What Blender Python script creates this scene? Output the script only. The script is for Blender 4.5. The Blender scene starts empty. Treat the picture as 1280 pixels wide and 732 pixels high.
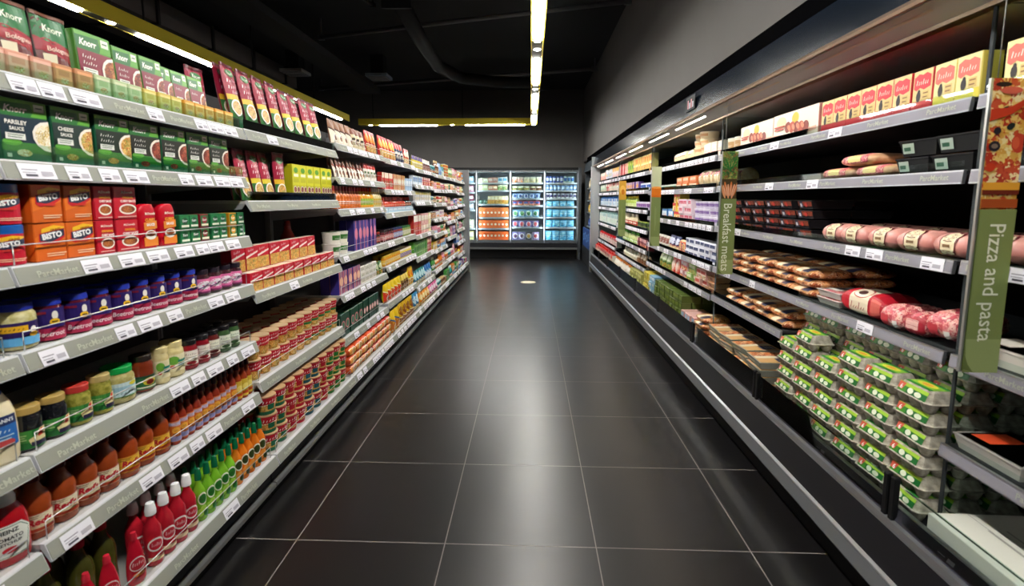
import bpy, bmesh, math, random
from math import sin, cos, pi, radians
from mathutils import Vector, Matrix
C = bpy.context.scene.collection
S = bpy.context.scene
rnd = random.Random(11)

# ---------------------------------------------------------------- camera
cd = bpy.data.cameras.new('camera'); cam = bpy.data.objects.new('camera', cd); C.objects.link(cam); S.camera = cam
cd.sensor_width = 36; cd.lens = 623.5/1280*36; cd.shift_y = -42.3/1280; cd.clip_start = .02
_p, _y, _r = .121, .0365, .0013
_f = Vector((-sin(_y)*cos(_p), cos(_y)*cos(_p), -sin(_p))); _rt = Vector((cos(_y), sin(_y), 0)); _up = _rt.cross(_f)
_r2 = _rt*cos(_r)+_up*sin(_r); _u2 = _up*cos(_r)-_rt*sin(_r)
cam.matrix_world = Matrix(((_r2.x, _u2.x, -_f.x, 0), (_r2.y, _u2.y, -_f.y, 0), (_r2.z, _u2.z, -_f.z, 1.366), (0, 0, 0, 1)))
cd.dof.use_dof = True; cd.dof.focus_distance = 3.8; cd.dof.aperture_fstop = 3.6

# ---------------------------------------------------------------- world, exposure
w = bpy.data.worlds.new('world'); S.world = w; w.use_nodes = True
w.node_tree.nodes['Background'].inputs[0].default_value = (.6, .7, .9, 1)
w.node_tree.nodes['Background'].inputs[1].default_value = .02
S.view_settings.view_transform = 'Standard'; S.view_settings.look = 'None'
S.view_settings.gamma = 1; S.view_settings.use_curve_mapping = False
S.view_settings.exposure = 1.55
TUBE = 42.0      # strength of the lamp tubes
CASE = 9.0       # strength of the strip lights in the end freezers
S.cycles.max_bounces = 6; S.cycles.diffuse_bounces = 3; S.cycles.glossy_bounces = 3
S.cycles.transparent_max_bounces = 16; S.cycles.sample_clamp_indirect = 4
S.cycles.caustics_reflective = False; S.cycles.caustics_refractive = False

# ---------------------------------------------------------------- materials
MATS = {}
def lin(h):
    v = [int(h[i:i+2], 16)/255 for i in (0, 2, 4)]
    return tuple((c/12.92 if c <= .04045 else ((c+.055)/1.055)**2.4) for c in v)+(1,)
def newmat(n):
    m = bpy.data.materials.new(n); m.use_nodes = True
    return m, m.node_tree, m.node_tree.nodes['Principled BSDF']
def ramp(nt, cols, interp='CONSTANT'):
    r = nt.nodes.new('ShaderNodeValToRGB'); r.color_ramp.interpolation = interp
    e = r.color_ramp.elements
    for i, c in enumerate(cols):
        x = i/len(cols) if interp == 'CONSTANT' else i/max(1, len(cols)-1)
        if i < 2: e[i].position = x; e[i].color = lin(c)
        else: e.new(x).color = lin(c)
    return r
def M(key):
    """'rrggbb' printed card, 'g:rrggbb' glossy, 'm:rrggbb' matt, 'e:..' etc."""
    if key in MATS: return MATS[key]
    k, _, h = key.rpartition(':')
    m, nt, b = newmat(key.replace(':', '_'))
    if k == 'F':                                   # photograph of food: cells of four colours
        cols = FOODS[h][0]; sc = FOODS[h][1]
        tc = nt.nodes.new('ShaderNodeTexCoord'); v = nt.nodes.new('ShaderNodeTexVoronoi'); v.inputs['Scale'].default_value = sc
        nz = nt.nodes.new('ShaderNodeTexNoise'); nz.inputs['Scale'].default_value = sc*1.5
        mx = nt.nodes.new('ShaderNodeMixRGB'); mx.blend_type = 'ADD'; mx.inputs[0].default_value = .05
        nt.links.new(tc.outputs['Object'], nz.inputs['Vector']); nt.links.new(tc.outputs['Object'], mx.inputs[1])
        nt.links.new(nz.outputs['Color'], mx.inputs[2]); nt.links.new(mx.outputs[0], v.inputs['Vector'])
        sp = nt.nodes.new('ShaderNodeSeparateColor'); nt.links.new(v.outputs['Color'], sp.inputs[0])
        r = ramp(nt, cols); nt.links.new(sp.outputs[0], r.inputs[0]); nt.links.new(r.outputs[0], b.inputs['Base Color'])
        b.inputs['Roughness'].default_value = .4
    elif k == 'n':                                 # two tones blended by noise, e.g. meat, pulp, sauce
        a_, c_, sc, ro = h.split(',')
        tc = nt.nodes.new('ShaderNodeTexCoord'); nz = nt.nodes.new('ShaderNodeTexNoise')
        nz.inputs['Scale'].default_value = float(sc); nz.inputs['Detail'].default_value = 5
        nt.links.new(tc.outputs['Object'], nz.inputs['Vector'])
        r = ramp(nt, [a_, c_], 'LINEAR'); r.color_ramp.elements[0].position = .38; r.color_ramp.elements[1].position = .62
        nt.links.new(nz.outputs['Fac'], r.inputs[0]); nt.links.new(r.outputs[0], b.inputs['Base Color'])
        b.inputs['Roughness'].default_value = float(ro)
    else:
        b.inputs['Base Color'].default_value = lin(h)
        b.inputs['Roughness'].default_value = {'': .38, 'g': .12, 'm': .7, 's': .3, 'f': .22}[k]
        if k == 's': b.inputs['Metallic'].default_value = .85
        if k == 'm': b.inputs['Specular IOR Level'].default_value = .25
        if k == 'g': b.inputs['Coat Weight'].default_value = .5
    MATS[key] = m
    return m
FOODS = {
 'stew': (['5a1e0c', '8e3a16', 'b8602a', '3b1408', 'c98a45'], 130), 'pasta': (['e8c46a', 'f2dc9a', 'c7902f', '7a8c2e', 'b03a1c'], 150),
 'meat': (['7a2418', '54150e', 'a5402a', '3c0f0a', 'c46a4a'], 140), 'rice': (['f0e2b8', 'e0b860', 'd4582a', 'f5efd8', '5a8a2a'], 170),
 'noodle': (['e9b44c', 'd98a2b', 'f4d58a', 'b5501e', '3f7d2c'], 160), 'cream': (['f4ead0', 'ecdcae', 'dcc070', 'f9f4e4', 'b89a4c'], 120),
 'fruit': (['c92b3a', 'f0b92e', '7b1530', 'e8602c', 'f4e3c0'], 60), 'veg': (['3c7a2a', '7fae3a', 'e0731e', '2c5a1e', 'c9d27a'], 130),
 'mix': (['c4202c', 'f2c531', 'ffffff', '2456a8', '2e8a44', 'e97c1f'], 130), 'pizza': (['e9c56c', 'd9a244', 'c44a22', 'f0dca0', 'b02e16'], 55),
 'bacon': (['c8505a', 'f0c0b4', 'a83444', 'e69a92', 'd8707a'], 70), 'choc': (['3a1a12', '6b2e1c', '8c4a2a', 'c9a06a'], 110),
 'herb': (['2b6a2c', '1c4a20', '58903a', 'a9a05a', '8a4a22'], 90), 'sausage': (['c8642c', 'e79a5c', '8a3a18', 'f2c49a'], 70),
 'blue': (['2a6ad0', '5aa8ee', 'bfe4fa', '1a3f9c'], 60), 'cyan': (['4fb4e2', '84d2f2', 'c8eefa', '2a84c4'], 45)}
def glassmat(name, tint='ffffff', base=.06, ior=1.3):
    m = bpy.data.materials.new(name); m.use_nodes = True; nt = m.node_tree; nt.nodes.clear()
    o = nt.nodes.new('ShaderNodeOutputMaterial'); t = nt.nodes.new('ShaderNodeBsdfTransparent'); t.inputs[0].default_value = lin(tint)
    g = nt.nodes.new('ShaderNodeBsdfGlossy'); g.inputs['Roughness'].default_value = .03
    x = nt.nodes.new('ShaderNodeMixShader'); lw = nt.nodes.new('ShaderNodeFresnel'); lw.inputs[0].default_value = ior
    mt = nt.nodes.new('ShaderNodeMath'); mt.operation = 'ADD'; mt.use_clamp = True; mt.inputs[1].default_value = base
    nt.links.new(lw.outputs[0], mt.inputs[0]); nt.links.new(mt.outputs[0], x.inputs[0])
    nt.links.new(t.outputs[0], x.inputs[1]); nt.links.new(g.outputs[0], x.inputs[2]); nt.links.new(x.outputs[0], o.inputs[0])
    return m
MATS['glass'] = glassmat('clear_glass', 'f4faf8', .01, 1.13)
MATS['riser'] = glassmat('riser_plastic', 'e4f2ea', .02, 1.15)
MATS['film'] = glassmat('clear_film', 'fafafa', .03, 1.15)
def emit(name, col, s):
    m = bpy.data.materials.new(name); m.use_nodes = True; nt = m.node_tree; nt.nodes.clear()
    o = nt.nodes.new('ShaderNodeOutputMaterial'); e = nt.nodes.new('ShaderNodeEmission')
    e.inputs[0].default_value = lin(col); e.inputs[1].default_value = s; nt.links.new(e.outputs[0], o.inputs[0]); return m
MATS['tube'] = emit('lamp_tube', 'fffdf8', TUBE)
MATS['spot'] = emit('lamp_spot', 'fffdf8', TUBE)
MATS['canopy_lamp'] = emit('canopy_lamp', 'fff0dc', 14)
MATS['case'] = emit('freezer_strip_light', 'e8f4ff', CASE)

# ---------------------------------------------------------------- mesh builder
class MB:
    def __init__(s): s.v = []; s.f = []; s.mi = []; s.sm = []; s.mats = []
    def m(s, key):
        if key not in s.mats: s.mats.append(key)
        return s.mats.index(key)
    def add(s, vs, fs, key, smooth=False):
        n = len(s.v); s.v += [tuple(v) for v in vs]; i = s.m(key)
        for f in fs: s.f.append([n+k for k in f]); s.mi.append(i); s.sm.append(smooth)
    def box(s, x0, x1, y0, y1, z0, z1, key, ch=0):
        if ch:
            a, b_, c_ = (x1-x0)/2, (y1-y0)/2, (z1-z0)/2; o = ((x0+x1)/2, (y0+y1)/2, (z0+z1)/2); vs = []; ix = {}
            for sx in (-1, 1):
                for sy in (-1, 1):
                    for sz in (-1, 1):
                        for ax in range(3):
                            q = [sx*(a-ch), sy*(b_-ch), sz*(c_-ch)]; q[ax] = (sx*a, sy*b_, sz*c_)[ax]
                            ix[(sx, sy, sz, ax)] = len(vs); vs.append([q[i]+o[i] for i in range(3)])
            fs = []
            for ax in range(3):
                u, w_ = (ax+1) % 3, (ax+2) % 3
                for sg in (-1, 1):
                    r = []
                    for su, sw in ((-1, -1), (1, -1), (1, 1), (-1, 1)):
                        k = [0]*3; k[ax] = sg; k[u] = su; k[w_] = sw; r.append(ix[(k[0], k[1], k[2], ax)])
                    fs.append(r if sg > 0 else r[::-1])
                for su in (-1, 1):      # edges parallel to axis ax
                    for sw in (-1, 1):
                        k = [0]*3; k[u] = su; k[w_] = sw
                        k[ax] = -1; A = ix[(*k, u)]; B_ = ix[(*k, w_)]; k[ax] = 1; C_ = ix[(*k, w_)]; D = ix[(*k, u)]
                        fs.append([A, D, C_, B_] if su*sw < 0 else [A, B_, C_, D])
            for sx in (-1, 1):
                for sy in (-1, 1):
                    for sz in (-1, 1):
                        r = [ix[(sx, sy, sz, i)] for i in range(3)]; fs.append(r if sx*sy*sz > 0 else r[::-1])
            s.add(vs, fs, key); return
        vs = [(x, y, z) for x in (x0, x1) for y in (y0, y1) for z in (z0, z1)]
        s.add(vs, [(0, 1, 3, 2), (4, 6, 7, 5), (0, 4, 5, 1), (2, 3, 7, 6), (0, 2, 6, 4), (1, 5, 7, 3)], key)
    def prism(s, prof, y0, y1, key):      # profile of (x,z) swept along y
        n = len(prof); vs = [(x, y0, z) for x, z in prof]+[(x, y1, z) for x, z in prof]
        fs = [(i, (i+1) % n, n+(i+1) % n, n+i) for i in range(n)]+[tuple(range(n))[::-1], tuple(range(n, 2*n))]
        s.add(vs, fs, key)
    def lathe(s, prof, key, n=20, cx=0, cy=0, sx=1, sy=1, z0=0):      # prof list of (r,z): own verts per run so corners stay sharp
        for k in range(len(prof)-1):
            (r0, a0), (r1, a1) = prof[k], prof[k+1]
            vs = [(cx+r*cos(2*pi*i/n)*sx, cy+r*sin(2*pi*i/n)*sy, z0+a) for r, a in ((r0, a0), (r1, a1)) for i in range(n)]
            s.add(vs, [(i, (i+1) % n, n+(i+1) % n, n+i) for i in range(n)], key, True)
    def smoothlathe(s, prof, key, n=20, cx=0, cy=0, sx=1, sy=1, z0=0):
        vs = [(cx+r*cos(2*pi*i/n)*sx, cy+r*sin(2*pi*i/n)*sy, z0+a) for r, a in prof for i in range(n)]
        s.add(vs, [(k*n+i, k*n+(i+1) % n, (k+1)*n+(i+1) % n, (k+1)*n+i) for k in range(len(prof)-1) for i in range(n)], key, True)
    def tube(s, pts, r, key, n=8):
        pts = [Vector(p) for p in pts]; vs = []
        for i, p in enumerate(pts):
            d = (pts[min(i+1, len(pts)-1)]-pts[max(i-1, 0)]).normalized()
            a = d.orthogonal().normalized() if i == 0 else (a-d*a.dot(d)).normalized(); b = d.cross(a)
            vs += [p+(a*cos(2*pi*k/n)+b*sin(2*pi*k/n))*r for k in range(n)]
        m_ = len(pts)
        fs = [(i*n+k, i*n+(k+1) % n, (i+1)*n+(k+1) % n, (i+1)*n+k) for i in range(m_-1) for k in range(n)]
        s.add(vs, fs+[tuple(range(n))[::-1], tuple((m_-1)*n+k for k in range(n))], key, True)
    def mesh(s, name, off=(0, 0, 0)):
        me = bpy.data.meshes.new(name)
        me.from_pydata([(v[0]-off[0], v[1]-off[1], v[2]-off[2]) for v in s.v], [], s.f)
        for k in s.mats: me.materials.append(M(k))
        me.polygons.foreach_set('material_index', s.mi); me.polygons.foreach_set('use_smooth', s.sm); me.update()
        return me
    def obj(s, name, parent=None, off=(0, 0, 0)):
        o = bpy.data.objects.new(name, s.mesh(name, off)); C.objects.link(o)
        if parent: o.parent = parent
        return o
def empty(name, loc, label, cat, group=None):
    o = bpy.data.objects.new(name, None); C.objects.link(o); o.location = loc; o.empty_display_size = .1
    return tag(o, label, cat, group)
def tag(o, label, cat, group=None):
    o['label'] = label; o['category'] = cat
    if group: o['group'] = group
    return o
def struct(o): o['kind'] = 'structure'; return o

# ---------------------------------------------------------------- lettering and printed shapes
TXT = {}
def glyphs(t, bold=.02, shear=0):
    k = (t, bold, shear)
    if k not in TXT:
        c = bpy.data.curves.new('t', 'FONT'); c.body = t; c.size = 1; c.resolution_u = 2; c.offset = bold; c.shear = shear; c.align_x = 'LEFT'
        o = bpy.data.objects.new('t', c); C.objects.link(o); bpy.context.view_layer.update()
        me = bpy.data.meshes.new_from_object(o.evaluated_get(bpy.context.evaluated_depsgraph_get()))
        vs = [(v.co.x, v.co.y) for v in me.vertices]; fs = [tuple(p.vertices) for p in me.polygons]
        bpy.data.objects.remove(o); bpy.data.meshes.remove(me); bpy.data.curves.remove(c)
        xs = [v[0] for v in vs]; x0, x1 = min(xs), max(xs); ys = [v[1] for v in vs]; y0, y1 = min(ys), max(ys)
        TXT[k] = ([((x-x0)/(x1-x0)-.5, (y-y0)/(y1-y0)-.5) for x, y in vs], fs, (x1-x0)/(y1-y0))
    return TXT[k]
class Art:
    """prints flat shapes on a surface given by P(u, v, depth)"""
    def __init__(s, mb, P, W, H, sub=(1, 1)): s.mb = mb; s.P = P; s.W = W; s.H = H; s.sub = sub; s.k = 1
    def put(s, uv, fs, col):
        s.k += 1; s.mb.add([s.P(u, v, .00035*s.k) for u, v in uv], fs, col)
    def rect(s, u0, v0, u1, v1, col):
        nx = max(1, round(s.sub[0]*(u1-u0))); ny = max(1, round(s.sub[1]*(v1-v0)))
        uv = [(u0+(u1-u0)*i/nx, v0+(v1-v0)*j/ny) for j in range(ny+1) for i in range(nx+1)]
        s.put(uv, [(j*(nx+1)+i, j*(nx+1)+i+1, (j+1)*(nx+1)+i+1, (j+1)*(nx+1)+i) for j in range(ny) for i in range(nx)], col)
    def ell(s, cu, cv, ru, rv, col, n=18, rot=0):
        uv = [(cu, cv)]
        for q in ((.55, 1.) if s.sub != (1, 1) else (1.,)):
            for i in range(n):
                a = 2*pi*i/n; x, y = ru*q*cos(a)*s.W, rv*q*sin(a)*s.H
                uv.append((cu+(x*cos(rot)-y*sin(rot))/s.W, cv+(x*sin(rot)+y*cos(rot))/s.H))
        fs = [(0, 1+i, 1+(i+1) % n) for i in range(n)]
        if s.sub != (1, 1): fs += [(1+i, 1+n+i, 1+n+(i+1) % n, 1+(i+1) % n) for i in range(n)]
        s.put([(min(max(u, .0), 1.), min(max(v, .0), 1.)) for u, v in uv], fs, col)
    def poly(s, pts, col):
        if s.sub == (1, 1): s.put(pts, [tuple(range(len(pts)))], col); return
        n = len(pts); c = (sum(p[0] for p in pts)/n, sum(p[1] for p in pts)/n); tris = [(c, pts[i], pts[(i+1) % n]) for i in range(n)]
        mid = lambda a, b: ((a[0]+b[0])/2, (a[1]+b[1])/2)
        for _ in range(2): tris = [t for a, b, d in tris for t in ((a, mid(a, b), mid(a, d)), (mid(a, b), b, mid(b, d)), (mid(a, d), mid(b, d), d), (mid(a, b), mid(b, d), mid(a, d)))]
        s.put([p for t in tris for p in t], [(3*i, 3*i+1, 3*i+2) for i in range(len(tris))], col)
    def text(s, t, cu, cv, h, col, w=None, rot=0, bold=.02, shear=0):
        vs, fs, asp = glyphs(t, bold, shear); H_ = h*s.H; W_ = H_*asp
        if w and W_ > w*s.W: W_ = w*s.W
        s.put([(cu+(x*W_*cos(rot)-y*H_*sin(rot))/s.W, cv+(x*W_*sin(rot)+y*H_*cos(rot))/s.H) for x, y in vs], fs, col)
    def script(s, cu, cv, h, col, w=.6, rot=0):
        # an unreadable scribble: loops and a stroke
        n = 6; H_ = h*s.H; W_ = w*s.W
        for i in range(n):
            x = (i+.5)/n-.5; hh = H_*(.5 if i % 3 else .9); ww = W_/n*.62
            pts = [(x*W_-ww/2, -H_*.4), (x*W_-ww*.1, -H_*.45), (x*W_+ww/2, -H_*.1+hh*.5), (x*W_+ww*.1, -H_*.4+hh)]
            s.put([(cu+(px*cos(rot)-py*sin(rot))/s.W, cv+(px*sin(rot)+py*cos(rot))/s.H) for px, py in pts], [(0, 1, 2, 3)], col); s.k -= 1
        s.k += 1
    def food(s, cu, cv, ru, kind, rim='f4efe6'):
        rv = ru*s.W/s.H; s.ell(cu, cv, ru, rv, rim, 22); s.ell(cu, cv, ru*.82, rv*.82, 'F:'+kind, 20)
    def lines(s, u0, u1, v1, n, col, dv=.05, th=.018):
        for i in range(n): s.rect(u0, v1-i*dv-th, u1-(.12*(u1-u0) if i % 2 else 0), v1-i*dv, col)

# ---------------------------------------------------------------- products: built once, facing +x with the front at x = 0, base at z = 0
class Prod:
    def __init__(s, name, cat, w, h, d, far=False):
        s.name = name; s.cat = cat; s.w = w; s.h = h; s.d = d; s.far = far; s.parts = []; s.part(name)
    def part(s, n):
        if s.far and s.parts: return s.parts[0][1]
        mb = MB(); s.parts.append((n, mb)); return mb
    @property
    def root(s): return s.parts[0][1]
    def done(s): s.meshes = [(n, mb.mesh(n)) for n, mb in s.parts if mb.v]; return s
    def place(s, x, y, z, rz, label, group=None, lean=0, scale=None):
        r = bpy.data.objects.new(s.name, s.meshes[0][1]); C.objects.link(r)
        r.location = (x, y, z); r.rotation_euler = (0, lean, rz)
        if scale: r.scale = (scale,)*3
        tag(r, label, s.cat, group)
        for n, me in s.meshes[1:]:
            c = bpy.data.objects.new(n, me); C.objects.link(c); c.parent = r
        return r
def flat(mb, w, h, x=0.0, z=0.0):
    return Art(mb, lambda u, v, k: (x+k, (u-.5)*w, z+v*h), w, h)
def cyl(mb, R, z0, z1, span=2.0, cx=0, sx=1, sy=1):      # R(v) or number
    RR = R if callable(R) else (lambda v: R)
    def P(u, v, k):
        a = (u-.5)*span; r = RR(v)
        return (cx+(r*sx+k)*cos(a), (r*sy+k)*sin(a), z0+v*(z1-z0))
    return Art(mb, P, RR(.5)*span*sy, z1-z0, (10, 1))

def style(a, st, c1, c2, c3, t, tc='ffffff', food='stew'):
    """a handful of pack designs; c1 main, c2 accent, c3 third colour"""
    if st == 0:
        a.rect(0, .68, 1, 1, c2); a.food(.66, .3, .27, food); a.rect(.06, .4, .42, .52, c3)
        if t: a.text(t, .46, .84, .13, tc, .8)
        a.lines(.06, .4, .3, 3, c3)
    elif st == 1:
        a.ell(.5, .66, .44, .22, c2); a.rect(.05, .05, .95, .34, 'F:'+food)
        if t: a.text(t, .5, .66, .15, tc, .74)
        a.rect(.05, .36, .95, .4, c3)
    elif st == 2:
        a.poly([(0, 0), (1, 0), (1, .35), (0, .6)], c2); a.poly([(0, .6), (1, .35), (1, .42), (0, .67)], c3)
        if t: a.text(t, .5, .78, .16, tc, .86, rot=-.1)
        a.food(.6, .24, .26, food)
    elif st == 3:
        a.rect(.1, .3, .9, .82, c2); a.rect(.1, .3, .9, .36, c3)
        if t: a.text(t, .5, .66, .14, tc, .7)
        a.lines(.22, .78, .54, 2, c3, .07)
    elif st == 4:
        for i in range(3): a.rect(.06+i*.32, 0, .2+i*.32, 1, c2 if i % 2 == 0 else c3)
        a.ell(.5, .55, .38, .2, c3)
        if t: a.text(t, .5, .55, .14, tc, .66)
    elif st == 5:
        a.rect(0, 0, 1, .45, 'F:'+food); a.rect(0, .45, 1, .52, c3); a.rect(.12, .6, .88, .9, c2)
        if t: a.text(t, .5, .75, .16, tc, .68)
    elif st == 6:
        a.ell(.5, .5, .4, .4*a.W/a.H if a.W < a.H else .42, c2); a.ell(.5, .5, .3, .3*a.W/a.H if a.W < a.H else .32, c3)
        if t: a.text(t, .5, .5, .12, tc, .5)
def carton(w, h, d, col, art=None, far=False, name='carton', cat='carton', top=None, topart=None):
    p = Prod(name, cat, w, h, d, far); g = .0012 if not far else 0
    p.root.box(-d, 0, -w/2, w/2, 0, h, col, 0 if far else min(.002, h*.06))
    # side flaps carry a band of the front's colour, the top a seam
    if top: p.root.box(-d+.002, -.002, -w/2+.002, w/2-.002, h, h+.0004, top)
    if art: art(flat(p.part('printed_front'), w-2*g, h-2*g, 0.0, g))
    if topart:
        a = Art(p.part('printed_top'), lambda u, v, k: (-d*(v), (u-.5)*w, h+k), w, d); topart(a)
    return p.done()
def pouchsurf(w, h, t, puff=1.0):
    def P(u, v, k, side=1):
        bu = max(0, 1-abs(2*u-1)**3); bv = min(1, (1-v)*2.2)**.8*min(1, v*9+.35)
        x = -t/2+side*(t/2*bu*bv*puff+.001)+side*k
        return (x+.012*sin(u*9+v*7)*.15, (u-.5)*w*(1-.03*sin(v*pi)), v*h)
    return P
def pouch(w, h, t, col, art, far=False, name='pouch', cat='pouch', sealcol=None):
    p = Prod(name, cat, w, h, t, far); P = pouchsurf(w, h, t); n = 4 if far else 8; m_ = 5 if far else 10
    for sd in (1, -1):
        vs = [P(i/n, j/m_, 0, sd) for j in range(m_+1) for i in range(n+1)]
        fs = [(j*(n+1)+i, j*(n+1)+i+1, (j+1)*(n+1)+i+1, (j+1)*(n+1)+i) for j in range(m_) for i in range(n)]
        p.root.add(vs, fs if sd > 0 else [f[::-1] for f in fs], col, True)
    # edge seams join front and back
    for i0 in (0, 1):
        vs = []; 
        for j in range(m_+1): vs += [P(i0, j/m_, 0, 1), P(i0, j/m_, 0, -1)]
        p.root.add(vs, [(2*j, 2*j+1, 2*j+3, 2*j+2) for j in range(m_)], col)
    a = Art(p.part('printed_front'), P, w, h, (n, m_)); a.k = 2; art(a)
    if sealcol: a.rect(0, .95, 1, 1, sealcol)
    return p.done()
def jar(r, h, content, lid, art=None, far=False, name='jar', cat='jar', lidh=.016, neck=.86, lab=(.18, .72), lcol=None, sq=False, span=3.4):
    p = Prod(name, cat, 2*r, h, 2*r, far); n = 12 if far else 22; cx = -r
    hb = h-lidh; k = 'g:'+content if ':' not in content else content
    p.root.smoothlathe([(0, .001), (r*.86, .001), (r*.97, .004), (r, .012), (r, hb*.8), (r*.97, hb*.87), (r*neck, hb*.95), (r*neck, hb)], k, n, cx)
    l = p.part('lid'); rl = r*neck+.002
    l.lathe([(rl, hb-.002), (rl, h-.002), (rl-.002, h), (0, h)], 'f:'+lid, n, cx)
    l.lathe([(rl, hb-.002), (rl*.9, hb-.002)], 'f:'+lid, n, cx)
    if art or lcol:
        q = p.part('label'); z0, z1 = hb*lab[0], hb*lab[1]
        if lcol:
            vs = []; m_ = n
            for i in range(m_+1):
                a_ = -span/2+span*i/m_
                vs += [(cx+(r+.0004)*cos(a_), (r+.0004)*sin(a_), z0), (cx+(r+.0004)*cos(a_), (r+.0004)*sin(a_), z1)]
            q.add(vs, [(2*i, 2*i+2, 2*i+3, 2*i+1) for i in range(m_)], lcol, True)
        if art: art(cyl(q, r, z0, z1, 2.2, cx))
    return p.done()
def bottle(r, h, content, cap, art=None, far=False, name='bottle', cat='bottle', shape='sauce', oval=1.0, lab=(.16, .55), lcol=None, caph=.03, capr=.4, span=3.0):
    p = Prod(name, cat, 2*r, h, 2*r*oval, far); n = 12 if far else 20; cx = -r*oval
    hb = h-caph; k = 'g:'+content if ':' not in content else content
    S_ = {'sauce': [(0, 0), (.9, 0), (1, .03), (1, .2), (.96, .3), (.98, .5), (1, .62), (.86, .74), (.55, .84), (.42, .93), (.4, 1)],
          'straight': [(0, 0), (.92, 0), (1, .03), (1, .3), (1, .64), (.92, .73), (.6, .83), (.42, .9), (.4, 1)],
          'squeeze': [(0, 0), (.85, 0), (.95, .05), (1, .2), (1, .5), (.95, .7), (.8, .85), (.6, .95), (.5, 1)],
          'drop': [(0, 0), (.8, 0), (.95, .08), (1, .25), (.95, .45), (.82, .65), (.6, .83), (.38, .95), (.3, 1)]}[shape]
    prof = [(a*r, b*hb) for a, b in S_]
    p.root.smoothlathe(prof, k, n, cx, 0, oval, 1)
    c = p.part('cap'); rc = r*capr
    c.smoothlathe([(rc, hb-.004), (rc*1.02, hb+caph*.3)], 'f:'+cap, n, cx); c.lathe([(rc*1.02, hb+caph*.3), (rc*.75, hb+caph*.95), (rc*.5, h), (0, h)], 'f:'+cap, n, cx)
    def R(v):
        z = (lab[0]+(lab[1]-lab[0])*v)*hb
        for (r0, a0), (r1, a1) in zip(prof[1:], prof[2:]):
            if a0 <= z <= a1: return r0+(r1-r0)*(z-a0)/max(1e-6, a1-a0)
        return r
    if lcol or art:
        q = p.part('label'); m_ = 12; z0, z1 = lab[0]*hb, lab[1]*hb; nv = 3
        if lcol:
            P = lambda i, j: (cx+(R(j/nv)*oval+.0006)*cos(-span/2+span*i/m_), (R(j/nv)+.0006)*sin(-span/2+span*i/m_), z0+(z1-z0)*j/nv)
            q.add([P(i, j) for j in range(nv+1) for i in range(m_+1)], [(j*(m_+1)+i, j*(m_+1)+i+1, (j+1)*(m_+1)+i+1, (j+1)*(m_+1)+i) for j in range(nv) for i in range(m_)], lcol, True)
        if art:
            a = cyl(q, R, z0, z1, 2.2, cx, oval, 1); a.sub = (10, 4); a.k = 3; art(a)
    return p.done()
def cup(r, h, col, lid, art=None, far=False, name='noodle_pot', cat='pot', taper=.78, lidcol2=None, rim=None):
    p = Prod(name, cat, 2*r, h, 2*r, far); n = 12 if far else 20; cx = -r
    R = lambda v: r*(taper+(1-taper)*v)*.98
    p.root.lathe([(0, .001), (R(0), .001)], col, n, cx); p.root.smoothlathe([(R(0), .001), (R(.5), h*.5), (R(1), h-.004)], col, n, cx)
    l = p.part('lid'); l.lathe([(R(1), h-.006), (r, h-.006), (r, h-.001), (r*.96, h), (0, h)], lid, n, cx)
    if lidcol2: Art(l, lambda u, v, k: (cx+(u-.5)*r*1.5, (v-.5)*r*1.5, h+k), r*1.5, r*1.5).ell(.5, .5, .45, .45, lidcol2, 14)
    if art:
        a = cyl(p.part('printed_front'), R, 0.002, h-.007, 2.6, cx); art(a)
    return p.done()
def tray(w, h, d, col, content, filmcol=None, far=False, name='food_tray', cat='tray', sleeve=None, art=None, topart=None, lumps=0):
    p = Prod(name, cat, w, h, d, far); t = .012; b = p.root
    def ring(i, z): return [(-i, -w/2+i, z), (-i, w/2-i, z), (-d+i, w/2-i, z), (-d+i, -w/2+i, z)]
    vs = ring(t, 0)+ring(.002, h*.8)+ring(0, h*.8)+ring(0, h*.88)+ring(.008, h*.88)
    fs = [(3, 2, 1, 0)]+[(4*k+i, 4*k+(i+1) % 4, 4*k+4+(i+1) % 4, 4*k+4+i) for k in range(4) for i in range(4)]
    b.add(vs, fs, col)
    c = p.part('contents'); c.box(-d+.012, -.012, -w/2+.012, w/2-.012, h*.3, h*.84, content, .004)
    if lumps:
        for i in range(lumps):
            yy = -w/2+w*(i+.5)/lumps; rr = w/lumps*.52
            pr = [(rr*sin(a*pi/6), h*.78+rr*.5*(1-cos(a*pi/6))-rr*.5) for a in range(7)]
            c.smoothlathe([(rr, h*.7), (rr*.9, h*.85), (rr*.5, h*.97), (0, h)], content, 10, -d/2, yy, (d/2-.015)/rr, 1)
    if sleeve:
        s_ = p.part('sleeve'); s_.box(-d-.001, .001, -w*sleeve[1]/2, w*sleeve[1]/2, h*.05, h*.93, sleeve[0], .001)
        ww = w*sleeve[1]
        if art: art(Art(s_, lambda u, v, k: (.0015+k, (u-.5)*ww, h*.05+v*h*.88), ww, h*.88))
        if topart: topart(Art(s_, lambda u, v, k: (-d*v, (u-.5)*ww, h*.935+k), ww, d))
    else:
        f_ = p.part('film_lid')
        if filmcol: f_.box(-d, 0, -w/2, w/2, h*.88, h*.91, filmcol)
        if topart: topart(Art(f_, lambda u, v, k: (-d*v, (u-.5)*w, h*.915+k), w, d))
        if art: art(Art(f_, lambda u, v, k: (-t*(1-v)*.8+k, (u-.5)*w*.9, h*.08+v*h*.7), w*.9, h*.7))
    return p.done()
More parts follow.
